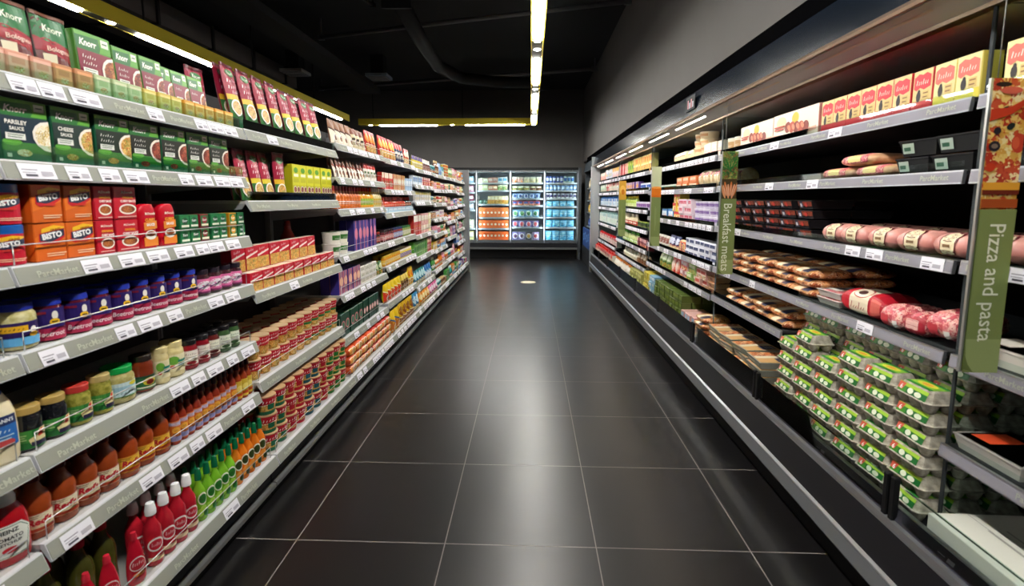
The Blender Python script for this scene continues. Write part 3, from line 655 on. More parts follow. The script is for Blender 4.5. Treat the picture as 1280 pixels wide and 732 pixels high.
# banners standing out from the dividers, facing the near end of the aisle
def banner(y, z0, z1, title, food, label, kind):
    y *= .9; z0 = 1.366+(z0-1.366)*.9; z1 = 1.366+(z1-1.366)*.9      # hung in front of the shelf edges
    w_ = .09; x0 = 1.157; H = z1-z0
    o = MB(); o.box(x0, x0+w_, y-.012, y-.009, z0+.002, z1, 'm:7b8a50'); r = o.obj('section_banner', None, (x0, y, z0)); r.location = (x0, y, z0)
    tag(r, label, 'banner', 'green section banners on the chillers')
    mb = MB(); a = Art(mb, lambda u, v, k: (u*w_, -.012-k, v*H), w_, H)
    if kind == 'pizza':
        a.rect(0, .57, 1, 1, 'F:pizza')
        a.ell(.3, .98, .22, .008, 'm:2a1a12'); a.ell(.88, .79, .2, .032, 'm:c8402a', 22); a.ell(.8, .79, .1, .02, 'm:d85a38'); a.ell(.22, .78, .16, .017, 'm:241d24'); a.ell(.22, .78, .09, .008, 'm:7d6a5a')
        a.ell(.25, .83, .1, .012, 'm:241d24'); a.ell(.6, .845, .12, .01, 'm:1e2420', rot=.6); a.ell(.4, .9, .1, .008, 'm:1e2420', rot=.5)
        a.poly([(0, .86), (0, .9), (.5, .905), (1, .94), (1, .92), (.6, .885)], 'm:c23a1c'); a.ell(.5, .96, .3, .012, 'm:d0604a'); a.ell(.15, .71, .14, .014, 'm:c23a1c')
        a.rect(0, .575, 1, .605, 'm:a44a1c'); a.rect(0, .62, 1, .635, 'm:6a2410'); a.rect(0, .635, 1, .66, 'm:e0a030')
    elif kind == 'sausage':
        a.rect(0, .62, 1, 1, 'm:4a3a20'); a.rect(0, .78, 1, 1, 'F:herb')
        for i in range(6): a.ell(.12+.16*i, .68+.02*(i % 2), .09, .06, 'm:d9793a' if i % 2 else 'm:e8a070', 12, rot=.3-.12*i)
        for i in range(6): a.ell(.2+.13*i, .69, .03, .05, 'm:f0c0a0', 8, rot=.3-.12*i)
        for i in range(5): a.ell(.1+.2*i, .9, .04, .07, 'm:2f7a38', 8, rot=.8-.4*i)
    elif kind == 'juice':
        a.rect(0, .7, 1, 1, 'm:c8cfa8'); a.rect(0, .62, 1, .74, 'm:e07818'); a.ell(.5, .74, .5, .014, 'm:f2a04a'); a.ell(.5, .62, .42, .02, 'm:d86a14')
    else:
        a.rect(0, .66, 1, 1, 'm:d8a63a'); a.ell(.5, .84, .4, .08, 'm:eec25a'); a.ell(.55, .8, .24, .05, 'm:c87a1c')
    a.rect(0, 0, 1, .57 if kind == 'pizza' else .62, 'm:7b8a50')
    a.poly([(0, .012), (.22, .0), (1, 0), (1, .12), (0, .12)], 'm:94a268'); a.poly([(0, .012), (.3, 0), (.12, .03), (.03, .06), (0, .11)], 'm:65733d')
    if title: a.text(title, .5, {'pizza': .375, 'sausage': .39}.get(kind, .38), .4 if kind == 'pizza' else .06, 'm:e6ead2', None, 0) if False else vtext(a, title, .46, .52 if kind == 'pizza' else .58, .052 if kind == 'pizza' else .05)
    else:
        a.rect(.42, .2, .46, .5, 'm:9aa66c'); a.rect(.52, .26, .55, .48, 'm:96a268')
    c = mb.obj('printed_face', r)
    mb = MB(); mb.box(-.006, 0, -.014, -.007, 0, H, 's:c8ccc8'); mb.obj('edge_strip', r)
    mb = MB(); mb.tube([(.012, -.0105, H), (.012, -.0105, 1.945-z0)], .0012, 'm:8a8a8a', 5); mb.obj('hanging_wire', r)
def vtext(a, t, cu, vtop, capm):
    """lettering reading downwards"""
    vs, fs, asp = glyphs(t, .005); h_ = capm; L_ = h_*asp*.92
    a.put([(cu+y*h_/a.W, vtop-(x+.5)*L_/a.H) for x, y in vs], [f[::-1] for f in fs], 'm:e6ead2')
banner(1.5, .855, 1.70, 'Pizza and pasta', 'pizza', 'green banner reading Pizza and pasta under a pizza photograph', 'pizza')
banner(3.455, .852, 1.68, 'Breakfast meats', 'sausage', 'green banner reading Breakfast meats under sausages and green beans', 'sausage')
banner(5.41, .86, 1.70, '', 'juice', 'green banner topped by an orange glass, third along the chillers', 'juice')
banner(7.365, .82, 1.62, '', 'cheese', 'green banner topped by a yellow photograph, farthest along the chillers', 'cheese')

# ================================================================= cold drinks case past the chillers
off = (1.16, 10.3, 0)
dc = empty('drinks_chiller', off, 'narrow dark drinks chiller between the right chillers and the end freezers', 'chiller')
mb = MB(); mb.box(1.9, 1.95, 9.42, 11.1, 0, 2.1, 'm:131314'); mb.box(1.2, 1.95, 11.07, 11.1, 0, 2.1, 'm:3c4146'); mb.box(1.2, 1.95, 9.42, 9.45, 0, 2.1, 'm:3c4146'); mb.obj('cabinet', dc, off)
mb = MB(); mb.box(1.15, 1.95, 9.42, 11.1, 0, .35, 'm:15161a'); mb.obj('base', dc, off)
mb = MB(); mb.prism([(1.16, 1.92), (1.2, 2.12), (1.95, 2.12), (1.95, 1.98)], 9.42, 11.1, 'm:20262c'); mb.obj('canopy', dc, off)
for z in (.75, 1.05, 1.3, 1.56):
    mb = MB(); mb.box(1.24, 1.9, 9.45, 11.07, z, z+.03, 'm:5a6066'); mb.obj('shelf', dc, off)
mb = MB(); mb.box(1.16, 1.2, 9.5, 11.05, .36, .74, 'm:1d3c78')
a = Art(mb, lambda u, v, k: (1.16-k, 11.0-u*1.45, .37+v*.36), 1.45, .36)
for i in range(5): a.ell(.12+.19*i, .5+.1*(i % 2), .08, .22, 'm:5f86c4', 10, rot=.5); a.ell(.12+.19*i, .5+.1*(i % 2), .04, .14, 'm:1d3c78', 10, rot=.5)
mb.obj('blue_front_panel', dc, off)

# ================================================================= end freezers
FY = 11.3
DX = [-1.98, -1.215, -.45, .315, 1.06]
ZF = [[1.71, 1.5, 1.3, 1.1, .68, .425], [1.71, 1.54, 1.23, .93, .68, .425], [1.71, 1.54, 1.36, 1.2, .94, .71, .425], [1.71, 1.54, 1.36, 1.18, .94, .71, .425]]
for i in range(4):
    x0, x1 = DX[i], DX[i+1]; off = ((x0+x1)/2, FY, 0)
    fr = empty('glass_door_freezer', off, 'lit glass door freezer %s' % ['half hidden behind the left shelving', 'with rows of orange packs', 'with mixed blue and red bags, the middle one', 'with light blue bags, beside the right chillers'][i], 'freezer', 'glass door freezers across the aisle end')
    mb = MB(); mb.box(x0, x1, FY+.75, FY+.8, .3, 2.0, 'm:d4dade'); mb.box(x0, x0+.012, FY+.06, FY+.75, .4, 1.95, 'm:cfd5d9'); mb.box(x1-.012, x1, FY+.06, FY+.75, .4, 1.95, 'm:cfd5d9')
    mb.box(x0, x1, FY+.05, FY+.8, 1.95, 2.0, 'm:cfd5d9'); mb.box(x0, x1, FY+.05, FY+.8, .3, .42, 'm:cfd5d9'); mb.obj('cabinet', fr, off)
    mb = MB(); mb.box(x0, x1, FY-.02, FY+.8, 1.99, 2.05, 'm:0d0e10'); mb.obj('top_trim', fr, off)
    mb = MB(); mb.box(x0, x1, FY+.06, FY+.8, 0, .3, 'm:0b0b0c'); mb.box(x0, x1, FY-.02, FY+.06, .27, .36, 'm:1c1d22'); mb.obj('base', fr, off)
    mb = MB(); mb.box(x0, x1, FY-.08, FY-.02, .225, .265, 's:9a9c9e'); mb.obj('bumper', fr, off)
    d_ = MB(); t = .028
    for (a, c, e_, g_) in ((x0+.004, x0+t, .37, 1.985), (x1-t, x1-.004, .37, 1.985), (x0+t, x1-t, .37, .43), (x0+t, x1-t, 1.95, 1.985)): d_.box(a, c, FY-.02, FY+.02, e_, g_, 'm:5c6266')
    dr = d_.obj('door', fr, off)
    mb = MB(); mb.box(x0+t, x1-t, FY-.004, FY+.004, .43, 1.95, 'glass'); mb.obj('door_glass', dr, off)
    mb = MB(); mb.tube([(x0+.05, FY-.02, .9), (x0+.05, FY-.055, .93), (x0+.05, FY-.055, 1.4), (x0+.05, FY-.02, 1.43)], .008, 's:c0c4c8', 6); mb.obj('handle', dr, off)
    for xx in (x0+.015, x1-.015):
        mb = MB(); mb.box(xx-.008, xx+.008, FY+.021, FY+.034, .45, 1.93, 'case'); mb.obj('strip_light', fr, off)
    for z in ZF[i][:-1]:
        mb = MB(); mb.box(x0+.015, x1-.015, FY+.12, FY+.74, z-.015, z, 'm:c9ced2'); mb.box(x0+.015, x1-.015, FY+.105, FY+.12, z-.025, z+.012, 'm:aab0b6'); mb.obj('shelf', fr, off)
mb = MB(); mb.box(1.065, 1.13, FY-.05, FY+.8, 0, 2.05, 'm:4a4e52'); tag(mb.obj('corner_post'), 'dark grey upright post between end freezers and drinks chiller', 'post')

# pale disc sticker on the floor
mb = MB(); mb.lathe([(.125, 0), (.125, .0015), (0, .0015)], 'm:d8d2b0', 40, -.03, 8.1); mb.lathe([(.09, .0017), (0, .0017)], 'm:e8e4c8', 30, -.03, 8.1)
tag(mb.obj('floor_sticker'), 'small round pale yellow sticker on the dark tiles down the aisle', 'sticker')

# ================================================================= stock
# fill() sets out runs of one product; every item is its own object with its own label
from collections import Counter
SEEN = {}; LONG = []
SEQ = ['first', 'second', 'third', 'fourth', 'fifth', 'sixth', 'seventh', 'eighth', 'ninth', 'tenth', 'eleventh', 'twelfth', 'thirteenth', 'fourteenth', 'fifteenth', 'sixteenth', 'seventeenth', 'eighteenth', 'nineteenth', 'twentieth', 'twenty-first', 'twenty-second']
LAY = {1: [''], 2: ['bottom layer', 'top layer'], 3: ['bottom layer', 'middle layer', 'top layer']}
def layname(k, n): return LAY[n][k] if n <= 3 else (['lowest layer', 'second layer up', 'third layer up', 'fourth layer up', 'fifth layer up', 'sixth layer up', 'seventh layer up', 'eighth layer up'][k] if k < n-1 else 'topmost layer')
def setlabel(look, i, n, k, layers, r, rows, where, loose):
    ps = [look]
    lay = layname(k, layers) if layers > 1 else ''
    row = ('front row' if r == 0 else ('back row' if rows == 2 else ['', 'middle row', 'back row'][min(r, 2)])) if rows > 1 else ''
    tail = ([lay] if lay else [])+([row] if row else [])
    o = (SEQ[i]+' in line') if n > 1 else ''
    for f in range(4):
        t = ', '.join([look]+([o] if o else [])+tail+([where] if where else []))
        if len(t.split()) <= 16: break
        if f == 0: o = o.replace(' in line', ' along')
        elif f == 1: tail = [q.replace(' layer up', ' layer').replace('lowest layer', 'lowest').replace('topmost layer', 'topmost') for q in tail]
        else: where = where.replace(' shelf down', ' shelf').replace(' right chiller', ' chiller').replace('of the ', '')
    if len(t.split()) > 16: LONG.append(t)
    SEEN[t] = SEEN.get(t, 0)+1
    return t
ADJ = set('red green blue white black pale dark small tall short low high wide slim narrow flat large big lone plain bright glossy cream orange yellow pink purple brown grey teal maroon crimson amber scarlet violet mauve lilac light deep navy gold golden lime leafy leaf striped spotted capped topped banded and with of the lidded labelled round all mixed rose tan olive bottomed based wrapped pastel'.split())
def kindname(look, pr):
    if pr.name not in GENERIC: return pr.name
    ws = look.split(' with ')[0].split(' beside ')[0].split(' lying ')[0].split(' behind ')[0].split(' supporting ')[0].split(' on ')[0].split()
    i = len(ws)-1; out = [ws[i]]
    while i > 0 and len(out) < 3 and ws[i-1] not in ADJ and '-' not in ws[i-1]: i -= 1; out.insert(0, ws[i])
    return '_'.join(out) if ws[-1] in ENDW else pr.name
GENERIC = set('carton packet jar tin bottle pouch bag pot tub food_tray pack'.split()); ENDW = set('carton packet jar tin bottle pouch bag pot tub tray pack sachet multipack'.split())
def fill(side, x, z, y0, y1, where, runs, gap=.004):
    """runs: (look, product, count or None to fill, layers, rows, options); near end first"""
    y = y0
    for q, run in enumerate(runs):
        look, pr, cnt, layers, rows = run[:5]; o = run[5] if len(run) > 5 else {}
        y = o.get('y', y); g = o.get('gap', gap); yend = o.get('y1', y1)
        round_ = any(q in pr.name+' '+look for q in ('jar', 'bottle', 'pot ', '_pot', 'tin', 'drum')) and 'carton' not in look
        n = cnt or max(1, int((yend-y+g)/(pr.w+g)))
        grp = look+'s, '+where if n*layers*rows > 1 else None
        for i in range(n):
            yc = y+pr.w/2+i*(pr.w+g)
            if yc+pr.w/2 > y1+.02: break
            for r in range(rows):
                ll = layers-(1 if (r == 0 and o.get('short') and i % o['short'] == 0) else 0)
                for k in range(ll):
                    dx = (r*(pr.d+.006)+o.get('back', 0)+rnd.uniform(0, o.get('jit', .006))+k*o.get('setback', 0))
                    yy = yc+rnd.uniform(-.4, .4)*g; rz = rnd.uniform(-1, 1)*o.get('twist', .03)+o.get('rz', 0)
                    zz = z+k*(pr.h+.0008)*o.get('hk', 1)+pr.d*math.sin(abs(o.get('lean', 0)))
                    lean = o.get('lean', 0)
                    lb = setlabel(look, i, n, k, layers, r, rows, where, None)
                    pr.name = kindname(look, pr); xo = 0
                    if side == 'L' and round_:      # round packs are turned a little towards the near end
                        t_ = -.5+rnd.uniform(-.12, .12); rz += t_; rr_ = pr.d/2; xo = -rr_+rr_*cos(t_); yy += rr_*sin(t_)
                    if side == 'L': pr.place(x-dx+xo, yy, zz, rz, lb, grp, -lean)
                    elif side == 'R': pr.place(x+dx, yy, zz, pi+rz, lb, grp, -lean)
                    else: pr.place(yy, x+dx, zz, -pi/2+rz, lb, grp, -lean)
        y = y+n*(pr.w+g)+o.get('after', .004)
PC = {}; NEAR = True      # packs large enough in the photo to show lids, caps and prints as parts
def P_(key):
    """generic packs from a short spec: kind w h d colours style food text"""
    if (key, NEAR) in PC: return PC[(key, NEAR)]
    f = key.split(); f = f if len(f[3]) < 6 else f[:3]+[f[1]]+f[3:]; kind, w_, h_, d_ = f[0], float(f[1])/1000, float(f[2])/1000, float(f[3])/1000
    c1, c2, c3 = f[4], f[5], f[6]; st = int(f[7]) if len(f) > 7 else 0; food = f[8] if len(f) > 8 else 'stew'; t = f[9].replace('_', ' ') if len(f) > 9 else ''
    tc = f[10] if len(f) > 10 else 'ffffff'
    far = not NEAR
    art = lambda a: style(a, st, c1, c2, c3, t, tc, food)
    if kind == 'ctn': p = carton(w_, h_, d_, c1, art, far)
    elif kind == 'case': p = carton(w_, h_, d_, c1, art, far, 'packet', 'packet')
    elif kind == 'jar': p = jar(w_/2, h_, c1, c2, (lambda a: style(a, st, c3, c3, 'f4efe0', t, tc, food)), far, lcol=c3)
    elif kind == 'can': p = jar(w_/2, h_, c1, 'c9c9c4', art, far, 'tin', 'tin', .006, .97, (.03, .95))
    elif kind == 'bot': p = bottle(w_/2, h_, c1, c2, (lambda a: style(a, st, c3, c3, 'f4efe0', t, tc, food)), far, lcol=c3)
    elif kind == 'sbot': p = bottle(w_/2, h_, c1, c2, (lambda a: style(a, st, c3, c3, 'f4efe0', t, tc, food)), far, shape='straight', lcol=c3)
    elif kind == 'pou': p = pouch(w_, h_, d_, c1, art, far)
    elif kind == 'bag': p = pouch(w_, h_, d_, c1, art, far, 'bag', 'bag')
    elif kind == 'cup': p = cup(w_/2, h_, c1, c2, (lambda a: style(a, st, c1, c2, c3, t, tc, food)), far, 'pot', 'pot')
    elif kind == 'tub': p = cup(w_/2, h_, c1, c2, (lambda a: style(a, 3, c1, c3, c2, t, tc, food)), far, 'tub', 'tub', .88, lidcol2=c3)
    elif kind == 'tray': p = tray(w_, h_, d_, c1, 'F:'+food, None, far, topart=lambda a: (a.rect(.1, .25, .9, .75, c2), a.rect(.2, .35, .6, .5, c3)), art=lambda a: a.rect(.3, .1, .7, .9, c3))
    elif kind == 'soft': p = softpack(w_, h_, d_, c1, art, far)
    elif kind == 'milk': p = milk(w_, h_, d_, c1, c2, c3, c2)
    PC[(key, NEAR)] = p; return p
def G(look, key, n=None, layers=1, rows=1, **o): return (look, P_(key) if isinstance(key, str) else key, n, layers, rows, o)
def D(x, name, h, w, wid): pass

# ---- named products of the near bays -------------------------------------------------
def knorr_art(dish, lines_, low='2f7a2a', top='1d6a2c', mid='0e2e22'):
    def f(a):
        a.rect(0, .74, 1, 1, '58a032'); a.poly([(0, .7), (.62, .7), (.7, .82), (.66, .95), (.0, .93)], top)
        a.text('Knorr', .34, .84, .11, 'f4f6ee', .5, shear=.25, bold=.03); a.rect(.72, .84, .94, .96, 'dfe8d4'); a.rect(.76, .89, .9, .91, '2e5a3a')
        a.rect(0, .3, 1, .72, mid)
        a.rect(0, 0, 1, .3, low); a.poly([(0, .0), (1, 0), (1, .12), (0, .16)], '176b4c'); a.ell(.2, .3, .2, .06, '5da83c', 12)
        rv = .36*a.W/a.H
        a.ell(.84, .42, .3, min(.3, rv*1.1), 'efe9dc', 24) if False else None
        a.poly([(1, .18), (.86, .2), (.72, .27), (.64, .38), (.63, .5), (.7, .6), (.82, .67), (1, .7)], 'efe9dc'); a.poly([(1, .22), (.86, .25), (.74, .31), (.69, .4), (.69, .49), (.75, .57), (.86, .63), (1, .65)], 'F:'+dish)
        a.ell(.42, .13, .16, .06, 'F:'+dish, 12)
        for i, t in enumerate(lines_): (a.text(t, .3, .62-.1*i, .07-.01*i, 'f2f0e8', .46, bold=.03) if t else a.script(.28, .62-.1*i, .06, 'f2f0e8', .4))
        a.rect(.06, .34, .46, .44, 'e9ebe4'); a.lines(.1, .42, .42, 2, '3c5a44', .035, .012); a.rect(.05, .05, .14, .11, 'e6ece6')
    return f
K = {}
for n, dish, ln, mid in (('parsley', 'cream', ('PARSLEY', 'SAUCE'), '122c3c'), ('cheese', 'pasta', ('CHEESE', 'SAUCE'), '16302c'), ('white', 'noodle', ('', ''), '14281e'), ('gravy', 'meat', ('', ''), '1c2018'), ('beef', 'meat', ('', ''), '1c2018')):
    K[n] = carton(.118, .148, .04, '0f5a3c', knorr_art(dish, ln, mid=mid), name='sauce_mix_carton')
def knorr_red(dish, ln):
    f0 = knorr_art(dish, ln, mid='7d1230')
    return f0
K['r1'] = carton(.122, .19, .035, '4c8a2a', knorr_red('stew', ('', '')), name='recipe_mix_carton')
K['r2'] = carton(.1, .18, .035, '4c8a2a', knorr_red('meat', ('', '')), name='recipe_mix_carton')
K['r3'] = carton(.085, .17, .035, '4c8a2a', knorr_red('stew', ('',)), name='recipe_mix_carton')
def pouch_green(a):
    a.rect(0, 0, 1, 1, '5c1a1c'); a.rect(0, .62, 1, .95, '1f6a38'); a.poly([(0, .5), (1, .38), (1, .6), (0, .68)], '9c1a2c'); a.text('Knorr', .5, .8, .1, 'e8ecd8', .6, shear=.2)
    a.rect(.1, .3, .4, .46, 'd8d4b8'); a.food(.62, .2, .3, 'stew'); a.text('Bolognese', .55, .52, .08, 'e9c8b8', .7)
PG = pouch(.1, .205, .035, '4a1418', pouch_green, sealcol='6a3a24')
def pouch_maroon(c1, c2, dish):
    def f(a):
        a.rect(0, .42, 1, 1, c1); a.rect(0, .34, 1, .44, c2); a.rect(0, 0, 1, .34, '2f6e34'); a.ell(.5, .84, .34, .07, '2a7a36', 14)
        a.text('Knorr', .5, .84, .07, 'f2f2e6', .5, shear=.2)
        [a.script(u, v, .07, 'f3dce0', w_, .12) for u, v, w_ in ((.5, .7, .8), (.46, .58, .7), (.56, .49, .6))]
        a.food(.4, .2, .34, dish)
    return f
PM = [pouch(.105, .235, .03, '7d1030', pouch_maroon('9a1638', 'e0b428', 'noodle'), sealcol='5a0c20'), pouch(.105, .225, .03, '7d1030', pouch_maroon('a01a3a', 'd8c22e', 'pasta'), sealcol='5a0c20')]
def lime_art(a):
    a.rect(0, .42, 1, 1, 'd6d422'); a.ell(.5, .84, .3, .08, '5a9a2a', 14); a.rect(.1, .5, .9, .62, 'c2c01a'); a.rect(.16, .66, .84, .74, 'f4f2d0'); a.food(.3, .3, .22, 'meat'); a.food(.75, .3, .2, 'meat'); a.rect(0, 0, 1, .2, 'e8d0b8')
LM = carton(.085, .19, .045, 'c4bd1e', lime_art, name='soup_carton')
def bisto(c, name_w=.078):
    def f(a):
        a.poly([(0, .62), (0, .3), (1, .55), (1, 1), (.6, 1)], c); a.poly([(.22, .86), (.62, .95), (.98, .9), (.98, .74), (.2, .7)], 'f2c22c')
        a.poly([(.1, .5), (.24, .42), (.66, .46), (.97, .62), (.97, .86), (.12, .74)], 'd0202c'); a.poly([(.14, .54), (.5, .5), (.95, .66), (.95, .84), (.14, .72)], '26324a')
        a.text('BISTO', .54, .68, .17, 'f6f6f4', .8, rot=.14, bold=.05); a.text('GRAVY', .66, .83, .07, '8a3a10', .5, rot=.12, bold=.03)
        a.poly([(.3, .46), (.7, .44), (.8, .5), (.5, .52)], 'd6342c'); a.lines(.3, .95, .2, 2, 'f7d9b4', .06, .022)
    return f
BO = carton(.083, .097, .07, 'd8641a', bisto('e87722'), name='gravy_carton')
def curry_art(a):
    a.rect(0, 0, 1, 1, 'c4122c'); a.ell(.6, .3, .4, .17, 'f2eee2', 22); a.ell(.6, .3, .33, .12, 'F:stew', 18)
    a.text('McDonnells', .6, .84, .07, 'f4e6d8', .7, shear=.2); a.text('ORIGINAL', .62, .68, .075, 'f0a62a', .7, bold=.04); a.text('CURRY SAUCE', .62, .56, .075, 'f6f2ea', .74, bold=.04); a.rect(.1, .05, .95, .08, 'e8b4a8')
CU = carton(.085, .097, .07, 'b00f26', curry_art, name='curry_sauce_carton')
CU2 = carton(.06, .097, .07, 'b00f26', curry_art, name='curry_sauce_carton')
# drum of gravy granules: red body, blue lid
def drum_art(a):
    a.rect(0, 0, 1, 1, 'c31230'); bisto('c31230')(a)
DR = jar(.038, .097, 'c31230', '1c5aa8', drum_art, name='gravy_drum', cat='tub', lidh=.02, neck=.96, lab=(.02, .98))
def curry_tub():
    p = Prod('curry_tub', 'tub', .075, .142, .045); b = p.root; w_, h_, d_ = .073, .142, .045
    def sec(z):      # waisted tub with a round shoulder
        t = z/h_; return (w_/2)*(1 if t < .3 else (.93 if t < .62 else 1.0))*(1 if t < .8 else math.sqrt(max(.03, 1-((t-.8)/.2)**2*.75)))
    zs = [0, .004, .04, .06, .075, .09, .1, .113, .12, .127, .133, .138, .142]
    vs = []
    for z in zs:
        a_ = sec(z) if z else sec(.004)*.94; n = 20
        for i in range(n):
            t = 2*pi*i/n; vs.append((-d_/2+d_/2*math.copysign(abs(cos(t))**.5, cos(t)), a_*math.copysign(abs(sin(t))**.5, sin(t)), z))
    b.add(vs, [(k*20+i, k*20+(i+1) % 20, k*20+20+(i+1) % 20, k*20+20+i) for k in range(len(zs)-1) for i in range(20)]+[tuple(range(20))[::-1], tuple((len(zs)-1)*20+i for i in range(20))], 'g:c8142a', True)
    a = flat(p.part('printed_front'), w_*.86, h_*.9, .0005, .004)
    a.rect(.02, .02, .98, .24, 'e8862a'); a.ell(.5, .3, .4, .12, 'f4efe4', 20); a.ell(.5, .33, .32, .07, 'F:stew', 16); a.poly([(.05, .42), (.95, .46), (.95, .66), (.05, .62)], 'e8862a')
    a.text('CURRY', .5, .68, .08, 'f4b02a', .8, bold=.04); a.text('SAUCE', .5, .56, .07, 'ffffff', .7, bold=.04); a.text('McDonnells', .5, .84, .06, 'f4e6d8', .7, shear=.2)
    return p.done()
CT = curry_tub()
def oxo(c1, c2, t):
    return lambda a: (a.rect(.05, .08, .95, .92, c1), a.ell(.5, .58, .3, .28, c2, 14), a.text('Knorr', .5, .6, .2, 'ffffff', .5), a.rect(.1, .12, .9, .28, t))
OX = [carton(.052, .05, .05, c, oxo(a_, b_, t), name='stock_cube_carton') for c, a_, b_, t in (('12683a', '1a7a44', '0d4c2c', 'e8ecd8'), ('7a1420', '1a6a3c', '8a1828', 'f0e6d0'), ('c98a1c', '1a7a44', 'e0a028', 'f4e8c8'))]
small = lambda c, c2, w_=.055, h_=.06: carton(w_, h_, .04, c, lambda a: (a.rect(.08, .1, .92, .9, c2), a.rect(.2, .5, .8, .75, c), a.ell(.5, .3, .25, .15, 'F:rice', 10)), name='stock_pot_carton')
SM = [small('d89a84', 'e8b8a4'), small('c88a60', 'e8a878'), small('b8c898', 'd8dcb8'), small('e0a040', 'f0c878'), small('d8c060', 'f0dc90')]
def onion_art(a):
    a.rect(0, 0, 1, 1, '4a9ad8'); a.rect(0, .36, 1, 1, '2a1a5a'); a.rect(.08, .6, .7, .86, 'e8b020'); a.script(.38, .73, .1, '3a2410', .5); a.ell(.82, .62, .08, .16, 'f2ece4', 12); a.ell(.82, .44, .12, .1, 'f0b422', 12); a.rect(0, .02, 1, .34, '66b2e4')
ON = jar(.042, .115, 'n:d9d3a4,b8ae72,60,.15', '22309a', onion_art, name='pickled_onion_jar', lab=(.12, .7), lcol='2a1a5a')
def beet_art(a):
    a.rect(0, 0, 1, 1, '2b1c66'); a.rect(0, 0, 1, .38, 'a8244a'); a.text('Beetroot', .5, .2, .16, 'f0d8de', .8, bold=.02, shear=.2); a.ell(.62, .78, .09, .14, 'f2ece4', 12); a.ell(.6, .58, .14, .1, 'f2c022', 12); a.rect(.52, .56, .68, .6, '3a2410'); a.rect(.06, .84, .4, .92, '7a1430')
BE = jar(.0345, .112, '5a1028', '2a3ab0', beet_art, name='beetroot_jar', lab=(.04, .9), lcol='2b1c66')
def pink_art(a):
    a.rect(0, 0, 1, 1, 'e070a8'); a.ell(.5, .55, .36, .3, 'f2e8f0', 14); a.poly([(.1, .2), (.9, .7), (.9, .78), (.1, .3)], '5a2a6a'); a.rect(0, .0, 1, .12, '7a2a5a')
PK = jar(.0335, .1, '3a1420', '241c28', pink_art, name='relish_jar', lab=(.14, .78), lcol='e070a8')
def olive_art(a):
    a.rect(0, 0, 1, 1, '1d6a2c'); a.rect(0, .35, .55, 1, '3f8a3a'); a.poly([(.5, .2), (1, .3), (1, 1), (.78, 1), (.66, .7), (.44, .5)], 'e8d8a0'); a.poly([(.7, .55), (.86, .6), (.86, 1), (.74, .9)], 'd8402c'); a.rect(.5, .1, .96, .34, '2a2440'); a.lines(.06, .4, .8, 3, 'a8cc88', .12, .05)
OLD = jar(.0325, .112, '14161a', 'b89a58', olive_art, name='black_olive_jar', lab=(.08, .56), lcol='1d6a2c')
OLG = jar(.0325, .112, 'n:7a7a2c,a8a24a,70,.12', 'b83a34', olive_art, name='green_olive_jar', lab=(.14, .6), lcol='1d6a2c')
OLH = jar(.03, .115, 'n:7a7a2c,a8a24a,70,.12', 'b8a46a', olive_art, name='green_olive_jar', lab=(.14, .6), lcol='1d6a2c')
def art_art(a):
    a.rect(0, 0, 1, 1, 'c8dce0'); a.rect(0, .45, 1, .75, '9cc0d0'); a.ell(.82, .86, .14, .14, 'd8cc2a', 12); a.script(.6, .3, .16, '3c7a78', .6); a.rect(0, 0, 1, .06, '5a8a4a')
GL = jar(.045, .112, 'n:c4bc84,a49a5c,50,.12', '1aa04a', art_art, name='artichoke_jar', lab=(.22, .68), lcol='c8dce0')
def brn_art(a):
    a.rect(0, 0, 1, 1, '2c6a3c'); a.ell(.6, .55, .28, .3, 'c8b83a', 12); a.ell(.6, .5, .16, .2, '8a2a1c', 12); a.rect(0, .86, 1, 1, '17402a'); a.rect(.1, .1, .9, .2, 'e8e4c8')
BR = jar(.034, .12, '7a2c14', '2a201c', brn_art, name='chutney_jar', lab=(.1, .52), lcol='2c6a3c')
def crm_art(a):
    a.rect(0, 0, 1, 1, 'e4dcb4'); a.ell(.35, .66, .22, .26, '6aa83a', 12); a.rect(.5, .3, .98, .46, '1f6a6a'); a.rect(.5, .52, .98, .66, '1f7a6a'); a.ell(.3, .3, .1, .1, 'c84a2c', 10)
CR = jar(.038, .125, 'n:e4d8a8,d4c48a,40,.2', 'd8c890', crm_art, name='tartare_sauce_jar', lab=(.2, .74), lcol='e4dcb4')
CR2 = jar(.026, .125, 'n:e4d8a8,d4c48a,40,.2', 'd8c890', crm_art, name='tartare_sauce_jar', lab=(.2, .74), lcol='dfe4c4')
def rj(cc, lc, n_, tcol='6a1420'):
    return jar(.031, .11, cc, '1c1a1c', lambda a: (a.rect(.08, .12, .92, .94, lc), a.script(.5, .74, .12, tcol, .6), a.lines(.24, .76, .58, 3, '8a8478', .1, .03), a.ell(.5, .24, .24, .1, cc, 10)), name='condiment_jar', lab=(.12, .8), lcol=cc)
RJ = [rj('8a1420', 'f0e8dc', 'Relish'), rj('5a1c1c', 'eef0dc', 'Cranberry', '2c6a44'), rj('3a5a34', 'e8eedc', 'Mint', '1c6a44'), rj('2a3a2c', 'e4ecdc', 'Mint', '1c6a44')]
